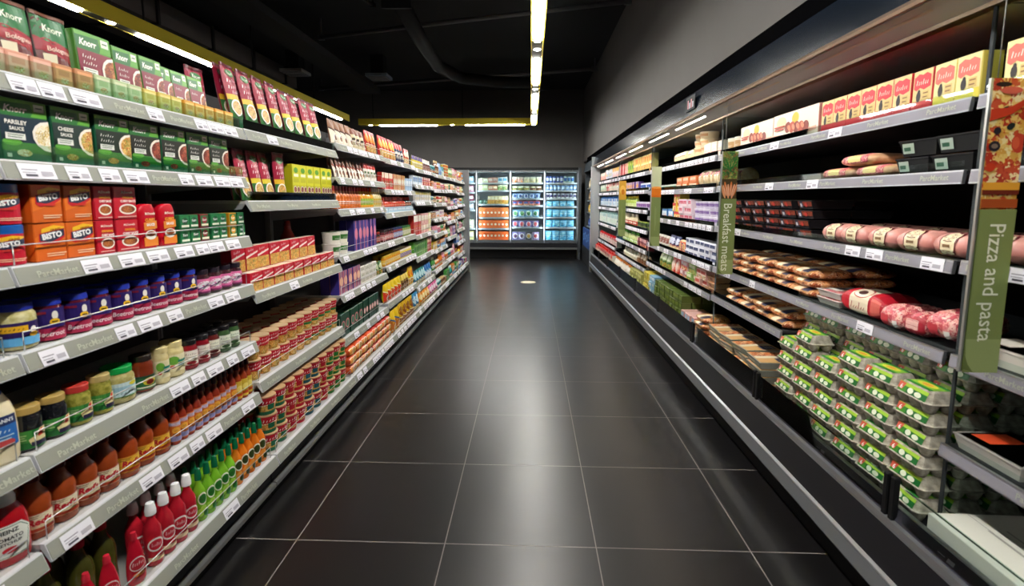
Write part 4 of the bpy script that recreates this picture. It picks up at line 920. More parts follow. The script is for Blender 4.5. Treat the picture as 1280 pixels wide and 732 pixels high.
# mayonnaise squeeze bottle, tomato ketchup bottle, brown sauce bottles
def hell_art(a):
    a.rect(.06, .1, .94, .9, '2c6ab8'); a.rect(.06, .66, .94, .9, '1c2c5c'); a.text("HELLMANN'S", .5, .78, .1, 'f2f4f6', .8, bold=.03); a.script(.5, .52, .1, 'e8f0f8', .5); a.ell(.62, .2, .2, .1, 'c84a4a', 12); a.lines(.2, .8, .4, 2, 'bcd6ee', .08, .03)
HE = bottle(.045, .183, 'n:efe2c0,e6d6ac,20,.25', '1c3c8c', hell_art, name='mayonnaise_bottle', shape='squeeze', oval=.6, lab=(.2, .74), caph=.01, capr=.5)
def heinz_art(a):
    a.poly([(.14, .02), (.86, .02), (.98, .75), (.78, .98), (.22, .98), (.02, .75)], 'e8ebe0'); a.poly([(.18, .05), (.82, .05), (.93, .74), (.75, .94), (.25, .94), (.07, .74)], '2e6a4c'); a.poly([(.2, .07), (.8, .07), (.91, .73), (.74, .92), (.26, .92), (.09, .73)], 'eceee4')
    a.text('HEINZ', .5, .8, .12, '1c2420', .6, bold=.04); a.text('TOMATO', .5, .6, .11, '2a2a26', .66, bold=.03); a.text('KETCHUP', .5, .46, .09, '2a2a26', .6, bold=.03); a.ell(.5, .26, .14, .09, 'c01a28', 14)
HZ = bottle(.046, .185, 'a8101c', 'f0f0ee', heinz_art, name='ketchup_bottle', shape='squeeze', oval=.62, lab=(.14, .68), caph=.03, capr=.55)
def reds_art(yel):
    def f(a):
        a.rect(.04, .05, .96, .95, 'd8c8a0' if not yel else 'e0a82a'); a.poly([(.04, .42), (.96, .5), (.96, .95), (.04, .95)], 'e8dcc0' if not yel else 'f0c040'); a.text("Red's", .52, .58, .36, 'b8182a', .8, bold=.05, shear=.15); a.rect(.1, .1, .9, .26, 'a83a1c'); a.lines(.1, .5, .9, 2, '5a3018', .1, .03)
    return f
RD = bottle(.034, .18, 'n:8a3a18,9c4620,12,.12', '5a1c14', reds_art(False), name='brown_sauce_bottle', lab=(.12, .46), lcol='a03018', caph=.03, capr=.5)
RY = bottle(.034, .18, 'n:8a3412,a44a1c,12,.12', '5a1c14', reds_art(True), name='brown_sauce_bottle', lab=(.12, .46), lcol='c87818', caph=.03, capr=.5)
def orange_art(a):
    a.rect(.02, .04, .98, .96, 'd8742a'); a.poly([(.02, .8), (.98, .74), (.98, .96), (.02, .96)], 'b8b4d4'); a.poly([(.02, .04), (.98, .04), (.98, .24), (.02, .3)], '8a8ab8'); a.ell(.5, .56, .3, .16, 'f0b040', 12); a.script(.5, .56, .1, '6a2410', .3); a.ell(.5, .38, .28, .07, 'F:sausage', 10)
OR_ = bottle(.0185, .165, '8a2c1a', '4a1a1c', orange_art, name='sauce_bottle', lab=(.08, .62), lcol='d8742a', caph=.026, capr=.55)
OY_ = bottle(.0185, .165, '9a3a1a', '4a1a1c', lambda a: (a.rect(.02, .04, .98, .96, 'd8b83a'), a.ell(.5, .56, .32, .2, 'f2e07a', 12), a.rect(.1, .14, .9, .3, 'c84a1c')), name='sauce_bottle', lab=(.08, .62), lcol='d8b83a', caph=.026, capr=.55)
def taste_art(a):
    a.ell(.5, .55, .4, .24, 'e8e0dc', 18); a.ell(.5, .55, .36, .2, 'b01428', 18); a.script(.5, .58, .14, 'f6f0ea', .56); a.ell(.5, .2, .26, .08, 'e8842c', 10)
DK = bottle(.034, .225, 'n:3a3a14,57521c,10,.1', 'b01428', None, name='dark_bottle', lab=(.14, .6), caph=.03, capr=.5)
DKR = bottle(.027, .165, 'g:b8142a', 'c8283a', taste_art, name='sauce_bottle', shape='drop', oval=.55, lab=(.12, .74), caph=.02, capr=.35)
RW = bottle(.026, .205, 'g:b01c2c', 'f4f4f4', lambda a: (a.ell(.5, .55, .4, .2, 'f0e8e4', 16), a.ell(.5, .55, .32, .15, 'c01c30', 14), a.script(.5, .56, .12, 'ffffff', .44), a.rect(.1, .08, .9, .2, 'e8c8a0')), name='sauce_bottle', shape='straight', lab=(.06, .72), caph=.035, capr=.6)
def juice_art(c1, c2):
    return lambda a: (a.ell(.5, .66, .34, .2, 'f0f0d8', 16), a.ell(.5, .66, .28, .15, c2, 14), a.script(.5, .66, .14, '2a3a1c', .4), a.ell(.3, .24, .24, .13, c1, 12), a.ell(.7, .2, .24, .13, c2, 12), a.ell(.5, .36, .2, .1, c1, 12))
GR = bottle(.0215, .195, 'g:7ab82c', '0f6a44', juice_art('a8d84a', '2c7a2c'), name='squeezy_bottle', shape='straight', lab=(.04, .8), caph=.04, capr=.5)
OJ = bottle(.0215, .195, 'g:e07a1c', '0f6a44', juice_art('f0a03a', '3a4a1c'), name='squeezy_bottle', shape='straight', lab=(.04, .8), caph=.04, capr=.5)
# noodle packs and pots
def nood(a):
    a.rect(0, .55, 1, 1, 'c8102e'); a.poly([(0, .5), (1, .72), (1, .8), (0, .6)], 'f4e8dc'); a.script(.4, .86, .13, 'ffffff', .5, .15); a.script(.6, .7, .12, 'ffffff', .6, .15); a.rect(0, 0, 1, .5, 'F:noodle')
NP = carton(.098, .108, .05, 'c8102e', nood, name='noodle_carton', top='e8dcc8')
NL = carton(.098, .086, .05, 'c8102e', nood, name='noodle_carton', top='e8dcc8')
NC = cup(.044, .092, 'c8102e', 'cfae88', nood, name='noodle_pot', taper=.76)
NC2 = cup(.044, .092, 'c8102e', 'cfae88', lambda a: (nood(a), a.rect(0, .3, 1, .46, '2e7a3c')), name='noodle_pot', taper=.76)
def yd(c):
    return lambda a: (a.rect(0, .6, 1, 1, 'b8142c'), a.rect(0, 0, 1, .6, 'F:noodle'), a.poly([(0, .5), (1, .6), (1, .68), (0, .58)], 'f4ecd8'), a.rect(0, 0, 1, .2, c), a.script(.5, .8, .18, 'ffffff', .7, .1), a.rect(.36, .3, .64, .62, c))
CP = [cup(.047, .088, c, 'c8a078', yd(c), name='instant_noodle_pot', taper=.82) for c in ('1f6a4a', 'b8142c', '1c5a6a', '2c7a34')]
RB = bottle(.05, .28, 'g:9c2a1c', '7a1c14', None, name='pasta_sauce_bottle', cat='bottle')

def flatbread():
    p = Prod('flatbread_pack', 'bread pack', .045, .135, .135); t = MB(); t.lathe([(0, 0), (.058, 0), (.066, .006), (.067, .02), (.066, .036), (.058, .042), (0, .042)], 'n:ecdcb8,d8b88a,40,.35', 24)
    p.root.add([(y-.067, z-.021, x+.067) for x, y, z in t.v], t.f, 'n:ecdcb8,d8b88a,40,.35', True)
    q = p.part('printed_wrap'); a = Art(q, lambda u, v, k: (-.067+(.0672+k)*cos(.2+v*1.6), (u-.5)*.03, .067+(.0672+k)*sin(.2+v*1.6)), .03, .1, (1, 8)); a.rect(0, 0, 1, 1, 'e8e0d0'); a.rect(0, .1, 1, .35, 'b83a5a'); a.rect(0, .6, 1, .8, 'c8b060')
    return p.done()
FB = flatbread()

# ---------------------------------------------------------------- left side, near bays
XL = -1.234; XB = -1.174
T = lambda b, k: LEV[b][k]+.0465
def shelfname(b, k): return ('bottom shelf' if k >= len(LEV[b]) else ('top shelf' if k == 0 else ORD[k]+' shelf down'))+', '+BAYN[b]
W = shelfname
fill('L', XL, T(0, 2), .93, 1.11, W(0, 2), [G('red gravy granules drum with blue lid', DR, 2, 2)], )
fill('L', XL, T(0, 3), .93, 1.11, W(0, 3), [G('pickled onion jar', ON, 2)])
fill('L', XL, T(0, 4), .93, 1.11, W(0, 4), [G('mayonnaise squeeze bottle with blue label', HE, 2, back=.0)])
fill('L', XL, T(0, 5), .93, 1.11, W(0, 5), [G('tomato ketchup squeeze bottle', HZ, 2)])
# second bay
w_ = W(1, 0)
fill('L', XL-.004, T(1, 0), 1.125, 2.1, w_, [G('small salmon pink stock pot carton', SM[0], 3), G('small orange stock pot carton', SM[1], 2), G('small pale green stock pot carton', SM[2], 3), G('small cream yellow pot carton', SM[4], 3, gap=.006), G('small amber stock pot carton', SM[3], 5, gap=.004)])
fill('L', XL-.055, T(1, 0), 1.125, 2.11, w_, [G('maroon and green stew mix pouch', PG, 2, lean=.12, gap=.004), G('glossy Bolognese mix pouch', PG, 1, lean=.1),
     G('large green recipe carton', K['r1'], 1, lean=.08), G('medium green and maroon recipe carton', K['r2'], 2, lean=.08), G('small green and maroon carton', K['r3'], 3, lean=.12, y=1.745)])
fill('L', XL-.1, T(1, 0), 2.0, 2.11, w_, [G('maroon pasta sauce pouch behind the small cartons', PM[0], 1, lean=.1)])
w_ = W(1, 1)
fill('L', XL, T(1, 1), 1.147, 2.1, w_, [G('dark green parsley sauce carton', K['parsley']), G('dark green cheese sauce carton', K['cheese'], 1), G('dark green carton with creamy bowl photo', K['white'], 1), G('dark green brown bowl carton', K['gravy'], 2), G('dark green meat slices carton', K['beef'], 2)][0:0] or
     [G('dark green parsley sauce carton', K['parsley'], 1, 1, 2), G('dark green cheese sauce carton', K['cheese'], 1, 1, 2), G('dark green carton with creamy bowl photo', K['white'], 1, 1, 2), G('dark green brown bowl carton', K['gravy'], 2, 1, 2), G('dark green meat slices carton', K['beef'], 2, 1, 2, gap=.012)], gap=.006)
w_ = W(1, 2)
fill('L', XL, T(1, 2), 1.115, 2.1, w_, [G('red gravy drum', DR, 1, 2), G('orange gravy carton', BO, 2, 2, 2), G('narrow red curry sauce carton', CU2, 1, 2), G('wide red curry sauce carton', CU, 1, 2),
     G('round-shouldered red curry sauce tub', CT, 2, 1, 2, gap=.018), G('green stock cube carton', OX[0], 2, 2, y=1.715), G('dark red stock cube carton', OX[1], 1, 2), G('deep green stock cube carton', OX[0], 2, 2), G('amber stock cube carton', OX[2], 1, 2), G('plain green stock cube carton', OX[0], 1, 2)])
w_ = W(1, 3)
fill('L', XL, T(1, 3), 1.12, 2.1, w_, [G('pickled onion jar', ON, 1), G('pickled onion jar beside the beetroot', ON, 1, y=1.19) , G('purple beetroot jar', BE, 7, 1, 2, gap=.005, y=1.28), G('pink relish jar', PK, 4, 1, 2)][0:1]+[G('purple beetroot jar with blue lid', BE, 8, 1, 2, gap=.006, y=1.21), G('pink labelled relish jar', PK, 4, 1, 1, gap=.003)])
w_ = W(1, 4)
fill('L', XL, T(1, 4), 1.12, 2.1, w_, [G('black olive jar with gold lid', OLD, 2), G('green olive jar with red lid', OLG, 1), G('slim green olive jar', OLH, 1), G('artichoke jar with bright green lid', GL, 1), G('brown chutney jar', BR, 1), G('slim tartare sauce jar', CR2, 1), G('wide tartare sauce jar', CR, 1),
     G('red labelled relish jar', RJ[0], 2, 1, 2), G('cranberry jar with pale label', RJ[1], 1, 1, 2), G('mint sauce jar with pale green label', RJ[2], 3, 1, 2)])
fill('L', XL-.07, T(1, 4)+.0, 1.9, 2.11, w_, [G('dark relish jar behind the mint sauce', RJ[3], 3, 1)][0:0])
w_ = W(1, 5)
fill('L', XL, T(1, 5), 1.12, 2.11, w_, [G('brown sauce bottle cream label', RD, 4, 1, 2, gap=.002), G('brown sauce bottle yellow label', RY, 3, 1, 2, gap=.002), G('slim orange sauce bottle', OR_, 10, 1, 3, gap=.0008), G('slim yellow sauce bottle', OY_, 3, 1, 2, gap=.001)])
w_ = 'bottom shelf, second left bay'
fill('L', XB, .202, 1.15, 2.1, w_, [G('flat red sauce bottle', DKR, 3, 1, 1, gap=.034), G('red sauce bottle with white cap', RW, 4, 1, 2, gap=.003, y=1.41), G('green squeezy bottle', GR, 5, 1, 2, gap=.002, y=1.635), G('orange squeezy bottle', OJ, 5, 1, 2, gap=.003)])
fill('L', XB-.06, .202, 1.12, 1.4, w_, [G('dark olive coloured bottle', DK, 3, 1, 2, gap=.02)])
# third bay
w_ = W(2, 0)
tr = carton(.158, .042, .3, '14402c', lambda a: (a.rect(.02, .1, .98, .9, '1a5238'), a.text('Knorr', .3, .5, .4, 'cfd8c0', .3, shear=.2)), name='display_tray')
tr_in = None
fill('L', XL+.002, T(2, 0), 2.13, 3.13, w_, [G('low dark green display tray', tr, 6, gap=.008)])
fill('L', XL-.03, T(2, 0)+.044, 2.14, 3.12, w_, [G('maroon pasta sauce pouch', PM[0], 4, 1, 2, lean=.16, rz=.08), G('crimson pasta sauce pouch', PM[1], 4, 1, 2, lean=.18, rz=.05)], gap=.012)
w_ = W(2, 1)
fill('L', XL-.01, T(2, 1), 2.14, 3.12, w_, [G('maroon and yellow sauce pouch', PM[1], 3, 1, 2, lean=.14, rz=.12, gap=-.004), G('lone maroon sauce pouch beside yellow cartons', PM[0], 1, 1, 1, lean=.04), G('lime yellow soup carton', LM, 6, 1, 2, gap=.003, y=2.6)])
w_ = W(2, 2)
fill('L', XL, T(2, 2), 2.13, 3.12, w_, [G('low red noodle carton', NL, 9, 1, 1, gap=.008)])
fill('L', XL-.056, T(2, 2), 2.13, 3.0, w_, [G('plain red noodle carton supporting the upper row', NL, 8, 1, 1, gap=.008)])
fill('L', XL-.056, T(2, 2)+.087, 2.1, 3.0, w_, [G('tall red noodle carton', NP, 8, 1, 1, gap=.008)])
fill('L', XL-.2, T(2, 2), 2.96, 3.13, w_, [G('big red pasta sauce bottle', RB, 1)])
w_ = W(2, 3)
fill('L', XL, T(2, 3), 2.125, 3.12, w_, [G('red noodle pot', NC, 6, 2, 3, gap=.004), G('red and green noodle pot', NC2, 5, 2, 3, gap=.004)])
w_ = 'bottom shelf, third left bay'
fill('L', XB, .202, 2.125, 3.12, w_, [G('green based noodle pot', CP[0], 2, 3, 2), G('all red noodle pot', CP[1], 2, 3, 2), G('teal based noodle pot', CP[2], 2, 3, 2), G('crimson noodle pot', CP[1], 1, 3, 2), G('leaf green noodle pot', CP[3], 3, 3, 2)], gap=.002)
# fourth to ninth bays: (bay, shelf) -> runs
def LB(b, k, runs, x=XL, lift=0):
    z = .202 if k >= len(LEV[b]) else T(b, k)
    fill('L', XB if k >= len(LEV[b]) else x, z+lift, JL[b]+.015, JL[b+1]-.012, W(b, k), runs)
LB(3, 0, [G('brown and white snack pouch', 'pou 90 150 30 8a5a3a e8dcc8 4a2418 2 choc', 4, 1, 1, lean=.15), G('striped cream snack pouch', 'pou 90 145 30 d8c8a0 7a3a22 3a2a1c 0 choc', 3, 1, 1, lean=.15), G('red and orange snack pouch', 'pou 80 170 30 b8241c e8902a f0e0c0 1 noodle', 3, lean=.1)])
LB(3, 1, [G('brown and cream mix sachet', 'pou 62 125 14 6a4030 ece0d0 a83a2c 2 stew', 9, 1, 2, lean=.2, rz=.15), G('white and red mix sachet', 'pou 70 130 14 e8e0d8 b8302c 4a6a3c 0 rice', 4, 1, 2, lean=.1)])
LB(3, 2, [G('small red capped sauce bottle', 'bot 52 150 c8641c b82018 d8742c 3 noodle', 9, 1, 2), G('small amber sauce bottle', 'bot 52 150 e0a028 c83018 9ab83a 3 noodle', 5, 1, 2), G('small pale sauce bottle', 'bot 52 150 d8c890 d8d0c0 c8a83a 3 cream', 4)])
LB(3, 3, [G('white and green soup bowl pack', 'tub 118 75 f0ece0 e8e4d8 3c7a34', 2, 2), G('tall purple biscuit carton', 'ctn 76 215 50 2c2470 5a4ab8 e88a9c 4 rice', 6, 1, 2, gap=.008, y=3.46), G('dark chocolate jar', 'jar 60 95 3a1c14 8a2a24 b04a3c 3 choc', 2)])
LB(3, 4, [G('purple sweet carton', 'ctn 80 150 60 3a3090 e87a6a f0c0a0 4 rice', 5, 1, 2), G('white cellophane wrapped cake', 'ctn 90 42 90 e8e4dc cfcabc 8a9a6a 3 cream', 4, 3, 1), G('leafy green pouch', 'pou 80 110 40 3c6a34 cfd8b0 8aa84c 1 veg', 2)])
LB(3, 5, [G('dark green and pink carton', 'ctn 85 160 60 12402e e0808c 2c7a5a 6 fruit', 5, 1, 2), G('narrow dark green carton', 'ctn 58 165 60 103c2c e8909a f0d0cc 6 fruit', 6, 1, 2)])
LB(3, 9, [G('orange noodle bag', 'soft 115 60 95 d8501c f0a04a f4dcc0 2 noodle', 4, 3, 1), G('crimson noodle bag', 'soft 115 60 95 c02a1c f0883a f4dcc0 2 noodle', 4, 3, 1)])
LB(4, 0, [G('bright red snack pouch', 'pou 92 185 35 c8241c e8b03a f4ecd8 1 noodle', 5, lean=.12), G('navy and red snack pouch', 'pou 92 175 35 22284c c8342c e8e4dc 0 rice', 3, lean=.12), G('red gift pouch', 'pou 90 150 35 c02a2a f0e0c8 e8a04a 1 rice', 2)])
LB(4, 1, [G('red and green mix sachet', 'ctn 62 140 40 c8342c e8dcc8 3c7a34 0 stew', 5), G('red striped drink carton', 'ctn 58 140 40 c42228 d8c84a f0ece0 4 fruit', 7), G('pale blue carton', 'ctn 70 120 50 a8c4e0 e8f0f8 5a88b8 3 cream', 4)])
LB(4, 2, [G('red sauce bottle on pale tray', 'bot 56 92 c02c1c d8402c d8502c 3 stew', 13, 1, 2), G('dark sauce bottle', 'bot 56 92 3a2a20 c83a2c 8a3a28 3 stew', 4)], lift=.046)
fill('L', XL, T(4, 2), 4.17, 5.24, W(4, 2), [G('pale blue display tray', 'ctn 150 44 200 a8c8dc e0ecf2 7aa0bc 3 cream', 7, gap=.002)])
LB(4, 3, [G('dark red preserve jar', 'jar 62 100 5a1420 2a1c20 c06a6a 3 fruit', 5, 1, 2), G('blue striped preserve jar', 'jar 62 100 7a2430 20305c 8a90b8 3 fruit', 5, 1, 2), G('green lidded preserve jar', 'jar 62 100 8a9a4a 2c6a34 c8c8a0 3 veg', 5, 1, 2)])
LB(4, 4, [G('amber honey jar', 'jar 58 90 d89018 c8a428 e8c04a 3 cream', 9, 1, 2), G('lemon curd jar', 'jar 58 90 e0cc5a e8e0c0 8a6a9a 3 cream', 7, 1, 2)])
LB(4, 5, [G('yellow cereal bar bag', 'bag 110 158 50 e8c814 d83a24 f4f0d0 2 choc', 5), G('brown and gold bag', 'bag 90 150 50 8a6a34 e8d06a 4a2a1c 0 choc', 3), G('bright yellow pouch', 'bag 90 190 50 f0d01c e07a1c f0f0f0 1 pasta', 2)])
LB(4, 9, [G('yellow crisp bag', 'bag 125 190 60 e8c41c c8742c 3a6ab0 2 noodle', 2), G('golden crisp bag', 'bag 125 195 60 dcb41c 8a4a1c f0e8c8 1 choc', 4), G('blue crisp bag', 'bag 120 190 60 2c84b8 cfe8f4 1c4a8a 1 rice', 2)])
NEAR = False
LB(5, 0, [G('yellow and purple spice pouch', 'pou 70 130 25 d8c42c 5a3a8a f0e8d0 0 rice', 7), G('white snack pouch', 'pou 80 130 25 e8e4dc 8a4a3a 4a4a5a 2 choc', 5)])
LB(5, 1, [G('white and blue sachet', 'ctn 62 95 40 dfe6ee 5a88c0 a8c0dc 3 cream', 7, 1), G('red and pink sachet', 'ctn 62 95 40 c83a3c f0c8c0 e88a7a 0 fruit', 7)])
LB(5, 2, [G('pale grey flour packet', 'case 75 108 50 cfcdd0 b8a84a e8e8ea 0 cream', 12)])
LB(5, 3, [G('tall red tea carton', 'ctn 70 210 60 c83028 f0e8d8 e8a03a 0 fruit', 5), G('pink and cream tea carton', 'ctn 75 110 60 e0a8a0 f4ecd8 b8c88a 3 cream', 5, 2), G('pale yellow tea carton', 'ctn 75 110 60 e4dca0 f4f0e0 c88a6a 3 cream', 2, 2)])
LB(5, 4, [G('green striped cracker carton', 'ctn 80 168 60 5aa83c c8e09a 2c7a3c 4 veg', 8), G('crimson cracker carton', 'ctn 80 162 60 b8343c f0c8b8 f4ece0 0 fruit', 3)])
LB(5, 5, [G('teal crisp bag', 'bag 110 180 60 1c8a9a c8ecf0 2a5ab0 1 rice', 5), G('blue and white crisp bag', 'bag 110 180 60 2a6ab8 e8f0f8 58b8d8 2 rice', 4)])
LB(5, 9, [G('orange crisp bag', 'bag 120 140 60 f09a1c f8e0a0 d85a1c 1 noodle', 4), G('pink crisp bag', 'bag 120 136 60 e0609a f4e0ec 8a3a8a 1 rice', 4)])
pal = [('red', 'b82c28', 'f0e0d0', 'e8a03a'), ('white', 'e8e6e2', '9a6a8a', 'c8c2d0'), ('pink', 'e090a4', 'f8ecec', 'b84a78'), ('green', '4a9a44', 'dff0c8', '1f6a3a'), ('yellow', 'e4cc3c', 'c8502c', 'f6f0d0'), ('blue', '3a6ab4', 'd4e4f4', '8ab0dc'), ('orange', 'e0802c', 'f8e4c0', 'a83a1c'), ('brown', '6a4030', 'd8b88a', 'a8744a'), ('purple', '6a4a90', 'e0d0ec', 'b090c8'), ('teal', '2a8a8c', 'd0ecec', '1a5a6a'), ('grey', 'b0b0b4', 'e8e8ea', '7a7a86'), ('maroon', '7a1c2c', 'e0b0a0', 'c04a4a')]
kinds = [('dry food carton', 'ctn', 80, 50), ('pouch', 'pou', 85, 30), ('jar', 'jar', 64, 64), ('bag', 'bag', 115, 55), ('tin', 'can', 72, 72), ('packet', 'case', 70, 50), ('bottle', 'sbot', 56, 56)]
r2 = random.Random(5)
for b in range(6, 9):
    n = len(LEV[b])
    for k in range(n+1):
        top = 1.88 if k == 0 else LEV[b][k-1]-.02
        base = .202 if k == n else T(b, k)
        hmax = min(.2, top-base-.02); used = []; runs = []; wtot = 0
        while wtot < .93:
            while True:
                c, kd = r2.choice(pal[:10] if k < n-1 else pal[2:10]), r2.choice(kinds if hmax > .12 else kinds[:1]+kinds[4:5]+kinds[2:3])
                if (c[0], kd[0]) not in used: break
            used.append((c[0], kd[0])); h_ = int(1000*min(hmax, {'jar': .11, 'tin': .1, 'bottle': .2, 'pouch': .16}.get(kd[0], .17))*r2.uniform(.82, 1)); m_ = r2.choice([2, 3, 4]) if kd[0] != 'bag' else 2
            lay = 2 if kd[0] in ('carton', 'tin', 'packet') and h_ < 1000*hmax/2 else 1
            m_ = min(m_, max(1, int((.985-wtot)/(kd[2]/1000+.006))))
            runs.append(G('%s %s %s' % (['small', 'plain', 'bright', 'glossy', 'tall', 'short'][r2.randrange(6)], c[0], kd[0]), '%s %d %d %d %s %s %s %d %s' % (kd[1], kd[2], h_, kd[3], c[1], c[2], c[3], r2.randrange(7), r2.choice(list(FOODS))), m_, lay, 1))
            wtot += m_*(kd[2]/1000+.004)+.006
        LB(b, k, runs)

# ---------------------------------------------------------------- right side
NEAR = True
RX = 1.273; RB_ = 1.205
RCH = ['nearest right chiller', 'second right chiller', 'third right chiller', 'fourth right chiller', 'fifth right chiller']
U = lambda b, k: RLEV[b][k]+.0395
WR = lambda b, k: ('base' if k > 4 and b != 3 or k > 5 else ('top shelf' if k == 0 else ORD[k]+' shelf down'))+', '+RCH[b]
def RBf(b, k, runs, x=RX, y0=None, y1=None, lift=0):
    base = k >= len(RLEV[b])
    for q in runs:
        q[5].setdefault('twist', .09); q[5].setdefault('jit', .02)
        if b >= 3: q[5].setdefault('gap', .016)
    fill('R', RB_ if base else x, (.352 if base else U(b, k))+lift, y0 or JR[b]+.02, y1 or JR[b+1]-.02, ('base deck' if base else ('top shelf' if k == 0 else ORD[k]+' shelf down'))+', '+RCH[b], runs)
def pan(c1, c2, c3):
    return lambda a: (a.rect(0, .2, 1, 1, c1), a.rect(0, 0, 1, .22, c2), a.poly([(.06, .56), (.2, .5), (.4, .56), (.6, .5), (.94, .56), (.94, .84), (.7, .92), (.5, .88), (.3, .92), (.06, .84)], c3), a.script(.5, .7, .15, 'f4ecdc', .66), a.ell(.34, .34, .12, .14, '241a1c', 10), a.ell(.36, .46, .07, .06, '241a1c', 10), a.rect(.56, .24, .9, .46, 'd8bc74'), a.lines(.6, .86, .42, 2, '8a5a34', .1, .03))
PR = carton(.083, .128, .06, 'c81c2c', pan('e4c88a', 'c81c2c', 'd8303c'), name='food_packet', cat='packet')
PY = carton(.083, .128, .06, 'd8c45a', pan('e8d898', 'e0cc4a', 'd8685a'), name='food_packet', cat='packet')
def brk(a):
    a.rect(0, 0, 1, 1, 'f0e2cc'); a.rect(.2, .6, .5, .9, 'f4ecdc'); a.ell(.52, .74, .08, .2, 'f0b428', 14); a.ell(.2, .68, .12, .22, 'e8c8a0', 14); a.poly([(.02, .1), (.4, .04), (.98, .16), (.98, .3), (.4, .2), (.02, .26)], 'e0a890')
    for i in range(5): a.ell(.36+.1*i, .46-.03*i, .07, .2, 'b8503a' if i % 2 else '8a3426', 12, rot=.9)
    for i in range(4): a.ell(.4+.1*i, .42, .03, .14, 'd88a6a', 8, rot=.8)
    a.lines(.05, .3, .56, 2, 'c84a3c', .1, .05)
BK = carton(.4, .135, .2, 'd8a090', brk, name='breakfast_case', cat='carton')
meat = tray(.148, .044, .19, 'm:1c1a1e', 'F:bacon', 'film', topart=lambda a: (a.rect(.3, .1, .7, .9, '2a3350'), a.rect(.36, .5, .64, .7, 'e0d8d0')), art=lambda a: (a.rect(0, .3, 1, 1, 'F:meat'), a.rect(.12, 0, .36, 1, '26304a'), a.rect(.16, .2, .3, .7, 'd8d8e0'), a.ell(.6, .5, .1, .3, 'c83a34', 10)), name='meat_tray')
blackc = tray(.15, .06, .19, 'm:161618', 'n:3a2a26,5a4038,40,.4', 'film', topart=lambda a: a.rect(.1, .3, .4, .7, 'c8d0c8'), art=lambda a: (a.rect(.06, .1, .4, .9, 'a8b8ac'), a.rect(.1, .3, .3, .6, '2c5a44')), name='ready_meal_tray')
flat1 = tray(.16, .032, .19, 'm:c8beb8', 'F:bacon', None, topart=lambda a: (a.rect(.05, .2, .5, .8, 'e8e0d8'), a.rect(.1, .35, .4, .6, '2a2a3a')), name='sliced_meat_tray')
def cookedtop(c1, c2): return lambda a: (a.rect(.02, .02, .98, .98, c1), a.rect(.04, .04, .5, .96, 'F:sausage'), a.poly([(.42, .04), (.62, .04), (.52, .96), (.34, .96)], 'f0e4c8'), a.rect(.6, .5, .94, .92, c2), a.lines(.64, .9, .84, 3, 'c8c8d0', .09, .03))
flat2 = tray(.19, .042, .2, 'm:7a5a3c', 'F:sausage', None, topart=cookedtop('d8a468', '2a2c4a'), art=lambda a: (a.rect(0, .2, 1, .9, 'c89458'), a.rect(.1, .3, .5, .7, 'ecdcb8')), name='cooked_meat_tray')
flat2 = softpack(.19, .044, .2, 'F:sausage', lambda a: (a.rect(.08, .3, .92, 1, 'n:d8a468,b87a40,30,.3'), a.rect(.3, .34, .56, 1, 'f0e4c8'), a.rect(.6, .4, .86, .9, '2a2c4a')), name='cooked_meat_pack')
flat3 = tray(.19, .042, .2, 'm:a8a89c', 'F:sausage', None, topart=cookedtop('e0b070', '3a3c54'), art=lambda a: (a.rect(0, .1, 1, .95, 'b8b8a8'), a.rect(.1, .3, .6, .7, 'e8e0c8')), name='cooked_chicken_tray')
goose = lambda c, ribs, art=None, w_=.14, h_=.075, d_=.16, nm='sausage_pack': softpack(w_, h_, d_, c, art, ribs=ribs, name=nm)
SG = goose('n:e4a69a,d08a82,18,.3', 5, lambda a: (a.poly([(.28, .02), (.72, .02), (.74, .7), (.6, .9), (.4, .9), (.26, .7)], '6a1c22'), a.poly([(.31, .04), (.69, .04), (.71, .68), (.58, .84), (.42, .84), (.29, .68)], 'ecdcb8'), a.script(.5, .52, .12, '7a3a2c', .3), a.lines(.38, .62, .38, 3, '8a6a4a', .09, .025)))
WR_ = goose('n:e0b488,c8906a,30,.35', 0, lambda a: (a.rect(.1, .1, .9, .8, 'F:bacon'), a.rect(.3, .2, .7, .6, 'e8d088')), .2, .045, .15, 'filled_wrap_pack')
def joint(a):
    a.rect(0, 0, .3, 1, 'c02030'); a.rect(.26, 0, .72, 1, 'ecdcc0'); a.ell(.48, .66, .19, .26, 'b8483c', 18); a.ell(.48, .66, .17, .22, 'ecdcc0', 18); a.ell(.48, .66, .09, .12, '4a2a24', 12); a.script(.48, .24, .12, 'a83a30', .36); a.rect(.72, 0, 1, 1, 'b0182a'); a.rect(.78, .1, .96, .5, 'd8685c')
JT = softpack(.24, .1, .17, 'n:c03a44,a8283a,20,.25', joint, name='ham_joint_pack')
BA = softpack(.11, .085, .18, 'F:bacon', lambda a: (a.rect(.1, .0, .5, .3, 'c8404a'), a.rect(.7, .02, .88, .26, 'f0eae4')), name='bacon_pack', ribs=4)
BA2 = softpack(.085, .08, .18, 'F:bacon', lambda a: (a.rect(.0, .0, 1, .55, 'a82434'), a.rect(.2, .2, .8, .4, 'e0b0a8')), name='bacon_pack', ribs=3)
EB = eggbox()
